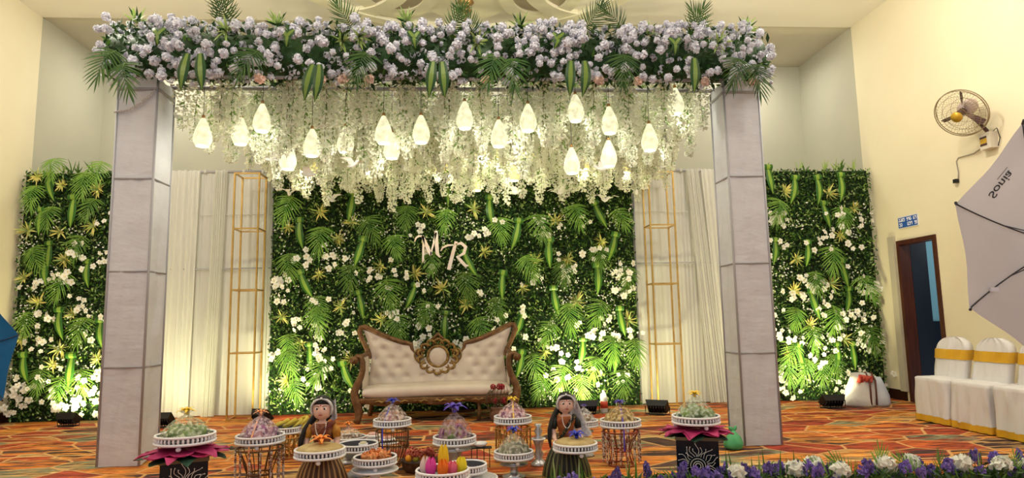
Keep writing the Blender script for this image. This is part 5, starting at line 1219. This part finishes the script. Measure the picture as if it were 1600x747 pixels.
    b = MB(); b.lathe([(.205*k, .0), (.215*k, .012*k), (.200*k, .10*k), (.165*k, .20*k), (.115*k, .29*k), (.070*k, .345*k), (.062*k, .352*k)], 96, sy=.85, fn=lambda a, z: 1+.035*math.sin(a*24)*(1-z/(.38*k)), mi=0); sk = b.build('skirt', skirt_m, t, True)
    b = MB(); b.tube([(.212*k*math.cos(2*PI*i/64)*(1+.03*math.sin(24*2*PI*i/64)), .182*k*math.sin(2*PI*i/64), .016*k) for i in range(65)], .009*k, 5, caps=False); b.build('skirt_border', GOLD, sk, True)
def striped(name, c1, c2):
    m = mat(name, c1, .5); nt = m.node_tree; N = nt.nodes; L = nt.links; tc = N.new('ShaderNodeTexCoord'); sp = N.new('ShaderNodeSeparateXYZ'); L.new(tc.outputs['Object'], sp.inputs[0])
    at = N.new('ShaderNodeMath'); at.operation = 'ARCTAN2'; L.new(sp.outputs[1], at.inputs[0]); L.new(sp.outputs[0], at.inputs[1])
    mu = N.new('ShaderNodeMath'); mu.operation = 'MULTIPLY'; mu.inputs[1].default_value = 24; L.new(at.outputs[0], mu.inputs[0])
    si = N.new('ShaderNodeMath'); si.operation = 'SINE'; L.new(mu.outputs[0], si.inputs[0])
    rp = N.new('ShaderNodeValToRGB'); rp.color_ramp.elements[0].position = .45; rp.color_ramp.elements[1].position = .62; rp.color_ramp.elements[0].color = (*c1, 1); rp.color_ramp.elements[1].color = (*c2, 1)
    L.new(si.outputs[0], rp.inputs[0]); L.new(rp.outputs[0], N['Principled BSDF'].inputs['Base Color']); return m
doll((-1.13, 5.27, 0), .74, 'doll in maroon sari with gold sleeves and silver headband, left of the sofa', mat('maroon_blouse', (.16, .03, .02), .5, col2=(.28, .12, .05), vscale=40), mat('gold_sleeve', (.55, .27, .03), .5, col2=(.40, .15, .02), vscale=30), mat('maroon_sari', (.13, .018, .015), .5, col2=(.20, .05, .03), vscale=30), striped('brown_gold_skirt', (.07, .028, .012), (.34, .20, .08)), .0, False)
doll((.80, 5.52, 0), .69, 'doll in rust blouse with black sleeves and long silver veil, right of the sofa', mat('rust_blouse', (.36, .11, .03), .5, col2=(.24, .06, .02), vscale=30), mat('black_sleeve', (.012, .012, .010), .5), mat('black_gold_sari', (.02, .018, .012), .5, col2=(.30, .22, .08), vscale=60, contrast=(.55, .7)), striped('green_black_skirt', (.010, .014, .010), (.12, .12, .05)), .05, True)
#, (.32, .08, .02), .5, col2=(.40, .16, .05), vscale=30), striped('green_black_skirt', (.010, .014, .010), (.12, .12, .05)), .05, True)

# ------------------------------------------------------------------ floral border along the front edge
fbd = thing('floral_border', 'low border of purple statice, white carnations and grassy leaves along the front', 'flower border', (2.2, 4.72, 0))
STAT = mat('purple_statice', (.15, .10, .40), .6, col2=(.30, .22, .58), vscale=40, objvar=.3); WC = mat('border_carnation', (.80, .82, .74), .6, transl=.2); STG = mat('border_stem', (.06, .12, .03), .6)
def statice_mesh(seed):
    rnd = random.Random(seed); b = MB()
    for i in range(46):
        d = Vector((rnd.gauss(0, 1), rnd.gauss(0, 1), rnd.gauss(.35, .8))).normalized()*rnd.uniform(.6, 1)*.045; c = Vector((d.x, d.y, d.z*1.15)); q = rnd.uniform(.007, .012)
        R = Euler((rnd.uniform(0, 6), rnd.uniform(0, 6), rnd.uniform(0, 6))).to_matrix()
        for ang in (0, 1.57): b.face([c+R @ (Matrix.Rotation(ang, 3, 'X') @ Vector(p)) for p in ((-q, -q, .003), (q, -q, 0), (q, q, .003), (-q, q, 0))])
    return b.mesh('statice_head', STAT)
STM = [statice_mesh(i) for i in range(4)]; WCM = [pom_mesh(60+i, .05, 40, 'white_carnation', WC) for i in range(2)]
rnd = random.Random(77)
b = MB(); rows = []
for i in range(41):
    x = -1.7+3.9*i/40; rows.append([(x, y, max(.0, z+.02*noise.noise(Vector((x*4, y*5, 0)))*(z > 0))) for y, z in ((-.2, 0), (-.16, .08), (0, .11), (.12, .08), (.15, 0))])
b.grid(rows); b.build('foam_base', DKLEAF, fbd, True)
np_leaves('border_leaf_filler', 2600, -1.7, 2.2, -.18, .12, .03, .17, .09, .02, [DKLEAF, LEAF_B, LEAF_A], [.5, .3, .2], fbd, 81)
HZ = [(-1.6, .20), (-1.35, .21), (-.62, .24), (0, .22), (.5, .20), (1.0, .20), (2.2, .20)]
for i in range(74):
    x = -1.62+3.8*(i+rnd.uniform(.1, .9))/74; zt = .115+rnd.uniform(0, .10); y = rnd.uniform(-.14, .10)
    if -1.3 < x < -.95 and rnd.random() < .5: continue
    o = link('statice_head', STM[rnd.randrange(4)], fbd, (x, y, zt), (0, 0, rnd.uniform(0, 6)), (rnd.uniform(.7, 1.0),)*2+(rnd.uniform(.8, 1.35),))
    b = MB(); b.tube([(x+rnd.uniform(-.02, .02), y, .03), (x, y, zt)], .003, 4); b.build('stem', STG, fbd)
for x, z in ((-.33, .20), (.12, .20), (.28, .215), (.42, .19), (.77, .215), (.80, .165), (1.05, .20), (1.35, .205), (1.62, .19), (1.88, .17), (2.05, .20)):
    link('white_carnation', WCM[rnd.randrange(2)], fbd, (x, rnd.uniform(-.12, .04), z), (-.9, 0, rnd.uniform(0, 6)), rnd.uniform(1.05, 1.3))
def frond_up(x, y, z, lean, sc, n=0): link('palm_frond', PALMS[n % 5], fbd, (x, y, z), (.35, PI+lean, 0), sc)
for i, (x, lean, sc) in enumerate(((-1.32, -1.2, .75), (-.58, -1.15, .8), (-.25, 1.0, .7), (.42, -.95, .8), (.70, .25, .75), (.55, -.6, .7), (1.15, .4, .6), (1.02, -.5, .65), (1.7, .5, .6), (2.0, -.4, .6))): frond_up(x, -.05, .06, lean, sc*.75, i)
for x0, n in ((-1.10, 4), (-.35, 4), (-.15, 3), (.02, 5), (1.5, 3), (-1.62, 3), (-1.45, 3)):
    for k in range(n):
        b = MB(); strap(b, (x0+.028*k, rnd.uniform(-.05, .05), .06), (rnd.uniform(-.12, .12), 0, 1), (rnd.uniform(-.1, .1), 0, 0), rnd.uniform(.20, .30), .008, 0, 4); b.build('grass_blade', LEAF_C if k % 2 else LEAF_B, fbd)
# loose leaves at the front below the trays
for j, (x, y, label) in enumerate(((-.62, 4.42, 'tuft of green blades at the front left of the tulip tray'), (-.34, 4.25, 'tuft of tall green blades just before the tulip tray'), (.22, 4.72, 'tuft of arching fern blades at the front right of the tulip tray'), (-.85, 4.5, 'tuft of thin green blades before the maroon doll'))):
    t = thing('leaf_tuft', label, 'foliage', (x, y, 0))
    for k in range(13):
        a = rnd.uniform(0, 6.28); b = MB(); strap(b, (.01*math.cos(a), .01*math.sin(a), 0), (.55*math.cos(a), .3*math.sin(a), 1), (.5*math.cos(a), 0, -.35), rnd.uniform(.16, .26), .007, 0, 5); b.build('grass_blade', LEAF_B if k % 3 else LEAF_C, t)
